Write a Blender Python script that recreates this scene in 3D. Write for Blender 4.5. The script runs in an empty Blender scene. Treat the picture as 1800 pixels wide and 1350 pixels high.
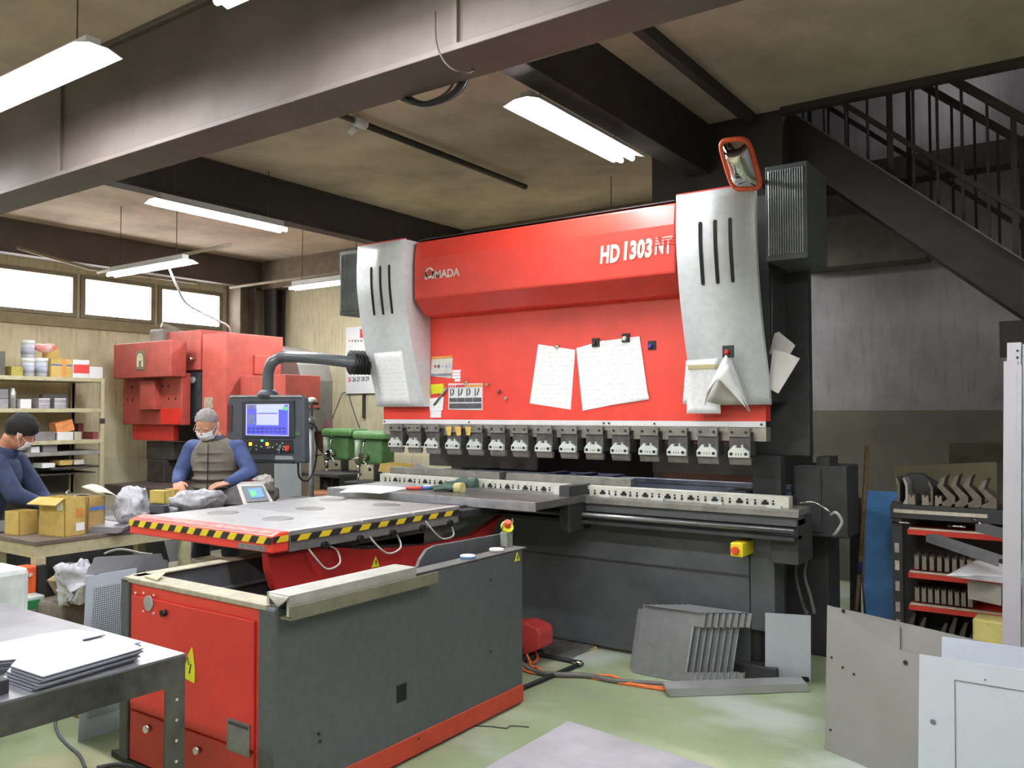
import bpy, bmesh, math, random
from math import sin, cos, pi, radians, sqrt
from mathutils import Vector as V, Matrix, noise

SC = bpy.context.scene
COL = SC.collection
# ---------------------------------------------------------------- camera
CAMZ, FPX = 1.58, 1476.0
YAW, PIT, ROL = radians(-35.0), radians(1.84), radians(-0.1)
FW = V((sin(YAW)*cos(PIT), cos(YAW)*cos(PIT), sin(PIT)))
_r = V((cos(YAW), -sin(YAW), 0)); _u = _r.cross(FW)
RT = _r*cos(ROL)+_u*sin(ROL); UP = -_r*sin(ROL)+_u*cos(ROL)
cam = bpy.data.objects.new('camera', bpy.data.cameras.new('camera'))
COL.objects.link(cam)
cam.matrix_world = Matrix(((RT.x, UP.x, -FW.x, 0), (RT.y, UP.y, -FW.y, 0), (RT.z, UP.z, -FW.z, CAMZ), (0, 0, 0, 1)))
cam.data.sensor_width = 36; cam.data.lens = 36*FPX/1800
cam.data.clip_start = .05; cam.data.clip_end = 60
SC.camera = cam
# ---------------------------------------------------------------- world, exposure
w = bpy.data.worlds.new('world'); SC.world = w; w.use_nodes = True
w.node_tree.nodes['Background'].inputs[0].default_value = (.8, .88, 1, 1)
w.node_tree.nodes['Background'].inputs[1].default_value = 1.0
SC.view_settings.view_transform = 'Standard'; SC.view_settings.look = 'None'
SC.view_settings.gamma = 1; SC.view_settings.use_curve_mapping = False
SC.view_settings.exposure = 0.45
LAMP_W = 16.0      # power of each fluorescent fitting
WIN_E = 9.0        # brightness of the frosted clerestory panes
random.seed(7)

# ---------------------------------------------------------------- helpers
def at(px, py, X=None, Y=None, Z=None, D=None):
    d = FW+RT*((px-900)/FPX)-UP*((py-675)/FPX)
    c = V((0, 0, CAMZ))
    if X is not None: t = X/d.x
    elif Y is not None: t = Y/d.y
    elif Z is not None: t = (Z-CAMZ)/d.z
    else: t = D
    return c+d*t

def lin(c):
    return tuple((x/255/12.92 if x/255 <= .04045 else ((x/255+.055)/1.055)**2.4) for x in c)

_m = {}
def M(name, rgb=(128, 128, 128), rough=.5, metal=0., amt=.12, scale=6., bump=0., emit=0., alpha=1., trans=0., rgb2=None, spec=.5, stretch=None):
    if name in _m: return _m[name]
    m = bpy.data.materials.new(name); m.use_nodes = True; nt = m.node_tree; N = nt.nodes; L = nt.links
    b = N['Principled BSDF']; c = lin(rgb)
    b.inputs['Roughness'].default_value = rough; b.inputs['Metallic'].default_value = metal
    b.inputs['Specular IOR Level'].default_value = spec
    tc = N.new('ShaderNodeTexCoord'); mp = N.new('ShaderNodeMapping'); L.new(tc.outputs['Object'], mp.inputs[0])
    if stretch: mp.inputs['Scale'].default_value = stretch
    n = N.new('ShaderNodeTexNoise'); n.inputs['Scale'].default_value = scale; n.inputs['Detail'].default_value = 6
    n.inputs['Roughness'].default_value = .65
    L.new(mp.outputs[0], n.inputs['Vector'])
    mx = N.new('ShaderNodeMix'); mx.data_type = 'RGBA'
    c2 = lin(rgb2) if rgb2 else tuple(x*(1-amt*2.2) for x in c)
    c1 = c if rgb2 else tuple(min(1, x*(1+amt)) for x in c)
    mr = N.new('ShaderNodeMapRange'); mr.inputs[1].default_value = .35; mr.inputs[2].default_value = .65
    L.new(n.outputs[0], mr.inputs[0]); L.new(mr.outputs[0], mx.inputs[0])
    mx.inputs[6].default_value = (*c1, 1); mx.inputs[7].default_value = (*c2, 1)
    L.new(mx.outputs[2], b.inputs['Base Color'])
    if bump:
        bp = N.new('ShaderNodeBump'); bp.inputs['Strength'].default_value = bump; bp.inputs['Distance'].default_value = .01
        L.new(n.outputs[0], bp.inputs['Height']); L.new(bp.outputs[0], b.inputs['Normal'])
    if emit:
        L.new(mx.outputs[2], b.inputs['Emission Color']); b.inputs['Emission Strength'].default_value = emit
    if trans: b.inputs['Transmission Weight'].default_value = trans
    if alpha < 1: b.inputs['Alpha'].default_value = alpha
    _m[name] = m
    return m

def stripes(name, ca, cb, period, vec, rough=.5):
    if name in _m: return _m[name]
    m = M(name, ca, rough); nt = m.node_tree; N = nt.nodes; L = nt.links
    tc = N.new('ShaderNodeTexCoord'); dp = N.new('ShaderNodeVectorMath'); dp.operation = 'DOT_PRODUCT'
    dp.inputs[1].default_value = tuple(v/period for v in vec); L.new(tc.outputs['Object'], dp.inputs[0])
    fr = N.new('ShaderNodeMath'); fr.operation = 'FRACT'; L.new(dp.outputs['Value'], fr.inputs[0])
    gt = N.new('ShaderNodeMath'); gt.operation = 'GREATER_THAN'; gt.inputs[1].default_value = .5; L.new(fr.outputs[0], gt.inputs[0])
    mx = N.new('ShaderNodeMix'); mx.data_type = 'RGBA'
    mx.inputs[6].default_value = (*lin(ca), 1); mx.inputs[7].default_value = (*lin(cb), 1)
    L.new(gt.outputs[0], mx.inputs[0]); L.new(mx.outputs[2], N['Principled BSDF'].inputs['Base Color'])
    return m

class MB:
    def __init__(s): s.bm = bmesh.new()
    def _mi(s, faces, m, smooth=False):
        for f in faces: f.material_index = m; f.smooth = smooth
    def faces(s, vs, fs, m=0, smooth=False):
        v = [s.bm.verts.new(p) for p in vs]; out = []
        for f in fs:
            try: out.append(s.bm.faces.new([v[i] for i in f]))
            except ValueError: pass
        s._mi(out, m, smooth); return s
    def bx(s, x0, x1, y0, y1, z0, z1, m=0):
        return s.hexa([(x0, y0, z0), (x1, y0, z0), (x1, y1, z0), (x0, y1, z0), (x0, y0, z1), (x1, y0, z1), (x1, y1, z1), (x0, y1, z1)], m)
    def hexa(s, p, m=0):
        return s.faces(p, [(3, 2, 1, 0), (4, 5, 6, 7), (0, 1, 5, 4), (1, 2, 6, 5), (2, 3, 7, 6), (3, 0, 4, 7)], m)
    def box(s, c, d, m=0, rz=0, R=None):
        R = R or Matrix.Rotation(rz, 3, 'Z'); c = V(c); x, y, z = d[0]/2, d[1]/2, d[2]/2
        return s.hexa([c+R@V(p) for p in ((-x, -y, -z), (x, -y, -z), (x, y, -z), (-x, y, -z), (-x, -y, z), (x, -y, z), (x, y, z), (-x, y, z))], m)
    def prism(s, pts, d, m=0):
        """polygon (3-D points) extruded by the vector d"""
        n = len(pts); d = V(d); P = [V(p) for p in pts]
        nr = sum(((P[i]-P[0]).cross(P[(i+1) % n]-P[0]) for i in range(n)), V((0, 0, 0)))
        if nr.dot(d) > 0: P = P[::-1]
        return s.faces(P+[p+d for p in P], [tuple(range(n)), tuple(range(2*n-1, n-1, -1))]+[(i, i+n, (i+1) % n+n, (i+1) % n) for i in range(n)], m)
    def cyl(s, a, b, r, r2=None, n=16, m=0, cap=True):
        a, b = V(a), V(b); r2 = r if r2 is None else r2; ax = (b-a).normalized()
        t = V((1, 0, 0)) if abs(ax.x) < .8 else V((0, 1, 0)); u = ax.cross(t).normalized(); v = ax.cross(u)
        A = [a+(u*cos(2*pi*i/n)+v*sin(2*pi*i/n))*r for i in range(n)]; B = [b+(u*cos(2*pi*i/n)+v*sin(2*pi*i/n))*r2 for i in range(n)]
        vs = [s.bm.verts.new(p) for p in A+B]
        s._mi([s.bm.faces.new((vs[i], vs[(i+1) % n], vs[(i+1) % n+n], vs[i+n])) for i in range(n)], m, True)
        if cap: s._mi([s.bm.faces.new(vs[:n][::-1]), s.bm.faces.new(vs[n:])], m)
        return s
    def tube(s, pts, r, n=8, m=0, sub=6, closed=False):
        P = [V(p) for p in pts]
        if sub > 1 and len(P) > 2:
            Q = []; k = len(P)
            for i in range(k-1):
                p0, p1, p2, p3 = P[max(i-1, 0)], P[i], P[i+1], P[min(i+2, k-1)]
                for j in range(sub):
                    t = j/sub; Q.append(.5*((2*p1)+(p2-p0)*t+(2*p0-5*p1+4*p2-p3)*t*t+(3*p1-p0-3*p2+p3)*t**3))
            Q.append(P[-1]); P = Q
        rings = []; u = None
        for i, p in enumerate(P):
            ax = (P[min(i+1, len(P)-1)]-P[max(i-1, 0)])
            if ax.length < 1e-9: ax = V((0, 0, 1))
            ax.normalize()
            if u is None:
                u = ax.cross(V((1, 0, 0)) if abs(ax.x) < .8 else V((0, 1, 0))).normalized()
            u = (u-ax*u.dot(ax)).normalized(); v = ax.cross(u)
            rr = r(i/(len(P)-1)) if callable(r) else r
            rings.append([s.bm.verts.new(p+(u*cos(2*pi*k/n)+v*sin(2*pi*k/n))*rr) for k in range(n)])
        fs = []
        for a, b in zip(rings, rings[1:]):
            fs += [s.bm.faces.new((a[i], a[(i+1) % n], b[(i+1) % n], b[i])) for i in range(n)]
        s._mi(fs, m, True)
        s._mi([s.bm.faces.new(rings[0][::-1]), s.bm.faces.new(rings[-1])], m)
        return s
    def lathe(s, prof, c, n=24, m=0, ax='Z', smooth=True):
        c = V(c); rings = []
        for r, h in prof:
            ring = []
            for i in range(n):
                a = 2*pi*i/n; x, y = max(r, 1e-5)*cos(a), max(r, 1e-5)*sin(a)
                ring.append(s.bm.verts.new(c+(V((x, y, h)) if ax == 'Z' else V((x, -h, y)) if ax == 'Y' else V((h, x, y)))))
            rings.append(ring)
        fs = []
        for a, b in zip(rings, rings[1:]): fs += [s.bm.faces.new((a[i], a[(i+1) % n], b[(i+1) % n], b[i])) for i in range(n)]
        s._mi(fs, m, smooth)
        s._mi([s.bm.faces.new(rings[0][::-1]), s.bm.faces.new(rings[-1])], m)
        return s
    def sph(s, c, r, m=0, n=16, R=None):
        r = (r, r, r) if not hasattr(r, '__len__') else r
        mt = Matrix.Translation(V(c)) @ ((R or Matrix.Identity(3)).to_4x4()) @ Matrix.Diagonal((*r, 1))
        g = bmesh.ops.create_uvsphere(s.bm, u_segments=n, v_segments=max(6, n//2), radius=1, matrix=mt)
        s._mi({f for v in g['verts'] for f in v.link_faces}, m, True); return s
    def surf(s, f, nu, nv, th=.002, m=0):
        """thick curved sheet; f(u,v) -> point"""
        G = [[V(f(i/nu, j/nv)) for j in range(nv+1)] for i in range(nu+1)]
        def nrm(i, j):
            a = G[min(i+1, nu)][j]-G[max(i-1, 0)][j]; b = G[i][min(j+1, nv)]-G[i][max(j-1, 0)]
            c = a.cross(b); return c.normalized() if c.length > 1e-12 else V((0, 0, 1))
        A = [[s.bm.verts.new(G[i][j]+nrm(i, j)*th/2) for j in range(nv+1)] for i in range(nu+1)]
        B = [[s.bm.verts.new(G[i][j]-nrm(i, j)*th/2) for j in range(nv+1)] for i in range(nu+1)]
        fs = []
        for i in range(nu):
            for j in range(nv):
                fs.append(s.bm.faces.new((A[i][j], A[i+1][j], A[i+1][j+1], A[i][j+1])))
                fs.append(s.bm.faces.new((B[i][j], B[i][j+1], B[i+1][j+1], B[i+1][j])))
        s._mi(fs, m, True); e = []
        for i in range(nu):
            e.append(s.bm.faces.new((A[i][0], B[i][0], B[i+1][0], A[i+1][0]))); e.append(s.bm.faces.new((A[i][nv], A[i+1][nv], B[i+1][nv], B[i][nv])))
        for j in range(nv):
            e.append(s.bm.faces.new((A[0][j], A[0][j+1], B[0][j+1], B[0][j]))); e.append(s.bm.faces.new((A[nu][j], B[nu][j], B[nu][j+1], A[nu][j+1])))
        s._mi(e, m); return s
    def crumple(s, amt, sc=8., seed=0):
        for v in s.bm.verts: v.co += V(noise.noise_vector(v.co*sc+V((seed, seed*2, 0))))*amt
        return s

LOC = {}
def _props(o, label=None, cat=None, group=None, kind=None):
    if label: o['label'] = label
    if cat: o['category'] = cat
    if group: o['group'] = group
    if kind: o['kind'] = kind
def thing(name, label, cat, loc, group=None):
    o = bpy.data.objects.new(name, None); COL.objects.link(o); o.location = loc; o.empty_display_size = .1
    LOC[o] = V(loc); _props(o, label, cat, group); return o
def build(name, mb, mats, base, bevel=0.):
    bm = mb.bm if isinstance(mb, MB) else mb
    for v in bm.verts: v.co -= base
    bmesh.ops.remove_doubles(bm, verts=bm.verts, dist=1e-6) if False else None
    me = bpy.data.meshes.new(name); bm.to_mesh(me); bm.free()
    for m in (mats if isinstance(mats, (list, tuple)) else [mats]): me.materials.append(m)
    o = bpy.data.objects.new(name, me); COL.objects.link(o)
    if bevel:
        b = o.modifiers.new('bevel', 'BEVEL'); b.width = bevel; b.segments = 2; b.limit_method = 'ANGLE'; b.angle_limit = radians(40)
    return o
def part(name, mb, mats, parent, label=None, bevel=0., kind=None):
    """geometry given in world coordinates, stored relative to the thing's base"""
    L = LOC[parent]; o = build(name, mb, mats, L, bevel); o.parent = parent; LOC[o] = L
    _props(o, label, None, None, kind); return o
def solo(name, mb, mats, label, cat, loc, group=None, bevel=0.):
    o = build(name, mb, mats, V(loc), bevel); o.location = loc; LOC[o] = V(loc)
    _props(o, label, cat, group); return o
def struct(name, mb, mats, label=None, bevel=0.):
    o = build(name, mb, mats, V((0, 0, 0)), bevel); LOC[o] = V((0, 0, 0)); _props(o, label, None, None, 'structure'); return o
def dup(o, loc=None, label=None, rz=None, parent=None):
    c = o.copy(); COL.objects.link(c)
    if parent: c.parent = parent
    if loc is not None: c.location = loc
    if rz is not None: c.rotation_euler.z = rz
    if label: c['label'] = label
    LOC[c] = V(c.location)
    for ch in list(o.children):
        k = dup(ch, parent=c)
    return c
def text_bm(txt, size, origin, u=V((1, 0, 0)), v=V((0, 0, 1)), depth=.002, offset=0., sx=1., shear=0., spacing=1.):
    """lettering as geometry, running along u with height along v"""
    c = bpy.data.curves.new('t', 'FONT'); c.body = txt; c.size = size; c.offset = offset; c.shear = shear; c.extrude = depth/2
    c.space_character = spacing; c.resolution_u = 3
    o = bpy.data.objects.new('t', c); COL.objects.link(o)
    me = bpy.data.meshes.new_from_object(o.evaluated_get(bpy.context.evaluated_depsgraph_get()))
    bm = bmesh.new(); bm.from_mesh(me); u = V(u).normalized(); v = V(v).normalized(); n = u.cross(v)
    for q in bm.verts: q.co = V(origin)+u*(q.co.x*sx)+v*q.co.y+n*q.co.z
    bpy.data.objects.remove(o); bpy.data.curves.remove(c); bpy.data.meshes.remove(me)
    mb = MB(); mb.bm.free(); mb.bm = bm; return mb
def lines_mb(o, u, v, w, h, n, th=.0012, seed=1, frac=.4):
    """small printed rows inside the rectangle o + u*w + v*h"""
    r = random.Random(seed); mb = MB(); u = V(u).normalized(); v = V(v).normalized(); nn = u.cross(v)*th
    for i in range(n):
        y = h*(i+.5)/n; x = 0
        while x < w*.92:
            l = r.uniform(.08, .3)*w
            if r.random() < .8:
                a = V(o)+u*x+v*(y-h/n*frac/2); l2 = min(l*.8, w-x)
                mb.prism([a, a+u*l2, a+u*l2+v*(h/n*frac), a+v*(h/n*frac)], nn)
            x += l
    return mb

RED = M('red_paint', (222, 66, 54), .36, 0, .06, 3)
RED_OLD = M('worn_red_paint', (166, 72, 62), .55, 0, .16, 7, rgb2=(142, 60, 52))
BLK = M('black_machine_paint', (80, 82, 86), .55, 0, .1, 5)
BLK2 = M('dark_machine_steel', (52, 52, 54), .6, 0, .15, 8)
CHAR = M('charcoal_paint', (88, 91, 94), .5, 0, .07, 30)
SIL = M('silver_paint', (204, 208, 210), .36, .12, .04, 20)
STEEL = M('mill_steel', (150, 150, 150), .35, .8, .15, 9)
STEELD = M('dark_steel', (96, 96, 98), .42, .75, .2, 9)
GALV = M('galvanised_sheet', (150, 152, 156), .42, .55, .06, 14)
WHT = M('white_paint', (222, 224, 226), .5, 0, .03, 8)
PAPER = M('white_paper', (235, 236, 238), .8, 0, .02, 10)
INK = M('grey_ink', (120, 122, 132), .8)
INKD = M('dark_ink', (58, 60, 66), .8)
CARD = M('cardboard', (196, 168, 96), .85, 0, .08, 12)
CARDO = M('brown_parcel_tape', (208, 142, 70), .4)
BEIGE = M('beige_enamel', (184, 176, 144), .55, 0, .1, 9)
CHROME = M('chrome', (225, 225, 225), .12, 1, .02)
RUB = M('black_rubber', (34, 34, 36), .7, 0, .1, 20)
YEL = M('yellow_plastic', (232, 208, 40), .5, 0, .05)
YG = M('yellow_warning_label', (222, 226, 48), .5, 0, .03)
ORG = M('orange_cable', (226, 110, 48), .5)
GRN = M('green_machine_paint', (78, 118, 72), .5, 0, .14, 9)
BLU = M('blue_film', (90, 152, 222), .35, 0, .12, 4)
# ================================================================ THE ROOM
XL, YB, XR, YF, ZC = -10.4, 8.2, 3.2, -3.0, 3.78
def wallmat(name, top, low, zsplit, amt=.09, dirt=(120, 104, 78)):
    m = M(name, top, .85, 0, amt, 1.6, bump=.05); nt = m.node_tree; N = nt.nodes; L = nt.links
    tc = N.new('ShaderNodeTexCoord'); sp = N.new('ShaderNodeSeparateXYZ'); L.new(tc.outputs['Object'], sp.inputs[0])
    lt = N.new('ShaderNodeMath'); lt.operation = 'LESS_THAN'; lt.inputs[1].default_value = zsplit; L.new(sp.outputs[2], lt.inputs[0])
    mul = N.new('ShaderNodeMix'); mul.data_type = 'RGBA'; mul.blend_type = 'MULTIPLY'; L.new(lt.outputs[0], mul.inputs[0])
    src = N['Principled BSDF'].inputs['Base Color'].links[0].from_socket
    L.new(src, mul.inputs[6]); mul.inputs[7].default_value = tuple(a/max(b, 1e-4) for a, b in zip(lin(low), lin(top)))+(1,)
    # streaky stains
    wv = N.new('ShaderNodeTexNoise'); mp = N.new('ShaderNodeMapping'); mp.inputs['Scale'].default_value = (5, 5, .5)
    L.new(tc.outputs['Object'], mp.inputs[0]); L.new(mp.outputs[0], wv.inputs['Vector']); wv.inputs['Detail'].default_value = 4
    mr = N.new('ShaderNodeMapRange'); mr.inputs[1].default_value = .52; mr.inputs[2].default_value = .8; mr.inputs[4].default_value = .45
    L.new(wv.outputs[0], mr.inputs[0]); st = N.new('ShaderNodeMix'); st.data_type = 'RGBA'; L.new(mr.outputs[0], st.inputs[0])
    L.new(mul.outputs[2], st.inputs[6]); st.inputs[7].default_value = (*lin(dirt), 1)
    L.new(st.outputs[2], N['Principled BSDF'].inputs['Base Color'])
    return m
W_CREAM = wallmat('cream_plaster', (218, 208, 174), (206, 198, 168), 1.0)
W_GREY = wallmat('grey_plaster', (146, 142, 144), (108, 104, 92), 1.58, .12, (92, 88, 80))  # paler upper tone stands in for light on the wall, darker dado below
CEIL = M('ceiling_board', (198, 180, 162), .9, 0, .14, 1.3, bump=.03)
BEAM = M('brown_beam_paint', (92, 82, 76), .6, 0, .09, 3)
BEAMD = M('dark_beam_paint', (60, 54, 52), .65, 0, .1, 3)

# floor: worn green paint over concrete
fm = M('floor_paint', (146, 160, 126), .42, 0, .05, 2.2, bump=.02); nt = fm.node_tree; N = nt.nodes; L = nt.links
tc = N.new('ShaderNodeTexCoord')
def fmix(src, col, scale, lo, hi, mx_, stretch=None, det=5):
    n = N.new('ShaderNodeTexNoise'); n.inputs['Scale'].default_value = scale; n.inputs['Detail'].default_value = det
    mp = N.new('ShaderNodeMapping'); L.new(tc.outputs['Object'], mp.inputs[0]); L.new(mp.outputs[0], n.inputs['Vector'])
    if stretch: mp.inputs['Scale'].default_value = stretch
    mr = N.new('ShaderNodeMapRange'); mr.inputs[1].default_value = lo; mr.inputs[2].default_value = hi; mr.inputs[4].default_value = mx_
    L.new(n.outputs[0], mr.inputs[0]); a = N.new('ShaderNodeMix'); a.data_type = 'RGBA'; L.new(mr.outputs[0], a.inputs[0])
    L.new(src, a.inputs[6]); a.inputs[7].default_value = (*lin(col), 1); return a.outputs[2]
src = N['Principled BSDF'].inputs['Base Color'].links[0].from_socket
src = fmix(src, (186, 194, 188), .8, .5, .6, .8, (1, 1.6, 1))
src = fmix(src, (190, 184, 146), 1.1, .53, .62, .6)
src = fmix(src, (104, 108, 92), 5, .62, .78, .3, (1, 1.4, 1))
src = fmix(src, (70, 72, 66), 30, .68, .74, .5)
L.new(src, N['Principled BSDF'].inputs['Base Color'])
f = MB().bx(XL-.2, XR+.2, YF-.2, YB+.2, -.12, 0); struct('floor', f, fm)

# walls; the left wall has a clerestory of three frosted windows
s = MB(); z0, z1 = 2.80, 3.24
wy = [at(px_, 530, X=-10.45).y for px_ in (0, 122, 145, 260, 280, 380)]
wins = [(wy[0]-.25, wy[1]), (wy[2], wy[3]), (wy[4], wy[5])]
s.bx(XL-.2, XL, YF, YB, 0, z0); s.bx(XL-.2, XL, YF, YB, z1, 4.0)
wl = [(.9, 2.2)]+wins
for a, b in zip([YF]+[q[1] for q in wl], [q[0] for q in wl]+[YB]): s.bx(XL-.2, XL, a, b, z0, z1)
struct('wall_left', s, W_CREAM)
PANE = M('frosted_pane', (255, 255, 255), .6, 0, 0, 3, emit=WIN_E)
FRM = M('window_frame_paint', (138, 128, 108), .6, 0, .08)
for i, (a, b) in enumerate(wl):
    g = struct('window_%d' % (i+1), MB().bx(XL-.03, XL-.015, a, b, z0, z1), PANE)
    q = MB()
    for (y0, y1, c0, c1) in ((a-.06, b+.06, z1, z1+.05), (a-.06, b+.06, z0-.05, z0), (a-.06, a, z0, z1), (b, b+.06, z0, z1)):
        q.bx(XL-.1, XL+.03, y0, y1, c0, c1)
    fr = build('window_frame', q, FRM, V((0, 0, 0)), .004); fr.parent = g
struct('trim_1', MB().bx(XL, XL+.05, YF, 7.75, 2.62, 2.735), M('sill_band_paint', (148, 136, 104), .7, 0, .1))
UPT = 6.4
s = MB().bx(XL-.2, -3.2, YB, YB+.2, 0, 4.0); struct('wall_back', s, W_CREAM)
s = MB().bx(-3.2, XR+.2, YB, YB+.2, 0, UPT); struct('wall_stairwell', s, W_GREY)
struct('wall_right', MB().bx(XR, XR+.2, YF, YB, 0, UPT), W_GREY)
struct('wall_front', MB().bx(XL-.2, XR+.2, YF-.2, YF, 0, 4.0), W_CREAM)
# ceiling with the opening over the stairs
s = MB().bx(XL-.2, XR+.2, YF-.2, 6.1, ZC, ZC+.2).bx(XL-.2, -2.55, 6.1, YB+.2, ZC, ZC+.2)
struct('ceiling', s, CEIL)
s = MB().bx(-3.0, XR+.2, 5.6, YB+.2, UPT, UPT+.2).bx(-3.0, -2.8, 6.1, YB, ZC+.2, UPT).bx(-3, XR+.2, 5.6, 5.7, ZC+.2, UPT)
struct('ceiling_stairwell', s, W_GREY)
# beams
def ibeam(name, p0, p1, wd, zb, m, ax):
    q = MB(); t = .03
    if ax == 'X':
        x0, x1 = p0; c = p1
        q.bx(x0, x1, c-wd/2, c+wd/2, zb, zb+t); q.bx(x0, x1, c-.11, c+.11, zb+t, ZC-t); q.bx(x0, x1, c-wd/2, c+wd/2, ZC-t, ZC)
    else:
        y0, y1 = p0; c = p1
        q.bx(c-wd/2, c+wd/2, y0, y1, zb, zb+t); q.bx(c-.08, c+.08, y0, y1, zb+t, ZC-t); q.bx(c-wd/2, c+wd/2, y0, y1, ZC-t, ZC)
    return struct(name, q, m, bevel=.004)
ibeam('trim_2', (XL, XR), 2.79, .28, 3.06, BEAM, 'X')
# web plates and stiffeners on the deep beam
q = MB()
for x in (-8.8, -5.35, -2.15, .6): q.bx(x-.012, x+.012, 2.66, 2.77, 3.09, 3.75)
struct('trim_3', q, BEAM)
for i, (x, n) in enumerate(((-10.2, 4), (-6.4, 5), (-2.5, 6))):
    ibeam('trim_%d' % n, (2.95, YB), x, .17, 3.39, BEAMD if x > -9 else BEAM, 'Y')
struct('trim_7', MB().bx(-2.9, -1.86, 6.1, 6.3, 2.98, 3.78), BEAMD)
struct('trim_13', MB().bx(-1.86, XR, 6.05, 6.12, 3.73, 3.78), BEAMD)
# conduit / pipes on the ceiling
def pipe(name, a, b, r, m, label, cat='pipe'):
    o = solo(name, MB().cyl(a, b, r, n=10), m, label, cat, a); return o
PIPE = M('rusty_conduit', (92, 74, 64), .6, .2, .15, 12)
PIPEL = M('pale_conduit', (150, 136, 116), .6, 0, .1)
a = at(600, 187, Z=3.70); c = at(785, 262, Z=3.70)
pipe('ceiling_pipe', (-4.46, 2.95, 3.72), (-4.46, 4.35, 3.72), .022, PIPE, 'rusty brown pipe under the ceiling beside the deep beam')
pipe('ceiling_pipe', (-4.46, 4.42, 3.72), (-4.46, 6.6, 3.72), .026, BEAMD, 'dark pipe continuing past the white joint under the ceiling')
o = solo('pipe_joint', MB().cyl((-4.46, 4.34, 3.72), (-4.46, 4.46, 3.72), .038).cyl((-4.5, 4.4, 3.70), (-4.56, 4.4, 3.67), .03), WHT, 'small white joint box between two ceiling pipes', 'pipe joint', (-4.46, 4.4, 3.72))
o = solo('ceiling_hook', MB().tube([(-4.44, 3.15, 3.70), (-4.44, 3.15, 3.64), (-4.42, 3.15, 3.61), (-4.39, 3.15, 3.63)], .006), PIPE, 'small wire hook hanging from the brown ceiling pipe', 'hook', (-4.44, 3.15, 3.7))
q = MB().bx(-2.11, -2.05, 2.95, 6.08, 3.70, 3.78)
solo('ceiling_rail', q, BEAMD, 'dark steel rail under the ceiling leading to the stair opening', 'rail', (-2.08, 2.95, 3.74))
solo('ceiling_hook', MB().tube([(-2.2, 3.05, 3.78), (-2.2, 3.05, 3.68), (-2.18, 3.05, 3.65), (-2.15, 3.05, 3.67)], .006), BEAMD, 'small dark hook beside the ceiling rail near the deep beam', 'hook', (-2.2, 3.05, 3.78))
q = MB().bx(-2.12, -2.04, 3.45, 3.95, 3.66, 3.70)
solo('rail_bracket', q, BEAMD, 'short dark bracket plate fixed below the ceiling rail', 'bracket', (-2.08, 3.7, 3.68))
q = MB().cyl(at(30, 435, X=-10.0), at(157, 472, X=-10.0), .02).cyl(at(157, 472, X=-10), at(345, 497, X=-10), .02)
solo('wall_conduit', q, PIPEL, 'pale conduit running along above the windows', 'conduit', at(157, 472, X=-10))
q = MB().cyl(at(350, 512, Y=5.2), at(700, 455, Y=7.0), .018)
solo('lamp_conduit', MB().cyl((-9.3, 6.85, 3.2), (-5.2, 6.85, 3.2), .018), PIPEL, 'pale conduit carrying the lamp behind the left silver cover', 'conduit', (-9.3, 6.72, 3.12))
solo('lamp_conduit', MB().cyl((-9.3, 5.08, 3.16), (-6.9, 5.08, 3.2), .018), PIPEL, 'thin conduit between the two lamps left of the red press', 'conduit', (-9.3, 4.98, 3.12))
# columns at the far left corner
q = MB()
q.bx(-10.38, -10.08, 7.6, 7.63, 0, 3.39).bx(-10.38, -10.08, 7.85, 7.88, 0, 3.39).bx(-10.24, -10.22, 7.63, 7.85, 0, 3.39)
struct('trim_8', q, M('corner_column_paint', (118, 104, 88), .7, 0, .12))
q = MB().bx(-10.05, -9.8, 8.0, 8.03, 0, 3.39).bx(-10.05, -9.8, 8.15, 8.18, 0, 3.39).bx(-9.94, -9.92, 8.03, 8.15, 0, 3.39)
struct('trim_9', q, BEAMD)
struct('trim_10', MB().bx(-10.1, -2.6, 7.98, 8.18, 3.37, 3.78), M('haunch_paint', (120, 106, 88), .7, 0, .12))

# ---------------------------------------------------------------- fluorescent fittings
LIT = M('lit_reflector', (255, 255, 255), .5, 0, 0, 3, emit=48)
def make_lamp(c, ax, label, L=1.25, zdrop=.0, watts=None):
    c = V(c); t = thing('fluorescent_lamp', label, 'lamp', c, 'fluorescent lamps under the ceiling')
    # trough reflector: flat back and two flared wings
    pr = [(-.12, 0), (-.045, .026), (.045, .026), (.12, 0), (.118, -.003), (.043, .021), (-.043, .021), (-.118, -.003)]
    d = V((L, 0, 0)); q = MB(); q.prism([c+V((-L/2, y, z)) for y, z in pr], d)
    part('reflector', q, WHT, t)
    part('housing', MB().bx(c.x-L/2+.05, c.x+L/2-.05, c.y-.035, c.y+.035, c.z+.027, c.z+.075), WHT, t)
    for s_ in (-.026, .026):
        part('tube', MB().cyl(c+V((-L/2+.03, s_*1.6, -.008)), c+V((L/2-.03, s_*1.6, -.008)), .016, n=10), LIT, t, 'glowing white tube')
    for s_ in (-L/2+.2, L/2-.2):
        part('hanger', MB().cyl(c+V((s_, 0, .07)), c+V((s_, 0, ZC-c.z)), .004, n=6), PIPE, t)
    ld = bpy.data.lights.new('lamp_light', 'AREA'); ld.shape = 'RECTANGLE'; ld.size = L-.06; ld.size_y = .14; ld.energy = watts or LAMP_W
    ld.color = (.93, .96, 1)
    lo = bpy.data.objects.new('lamp_light', ld); COL.objects.link(lo); lo.parent = t; lo.location = (0, 0, -.03)
    if ax == 'Y': t.rotation_euler.z = pi/2
    return t
make_lamp((-2.58, 4.42, 3.28), 'Y', 'bright fluorescent lamp hanging above the middle of the large press', 1.3)
make_lamp((-6.2, 4.5, 3.27), 'Y', 'long fluorescent lamp in the second bay, under the dark ceiling beam', 1.35)
make_lamp((-4.57, 2.09, 3.29), 'X', 'large bright fluorescent lamp cut off by the left edge of the picture', 1.45)
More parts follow.
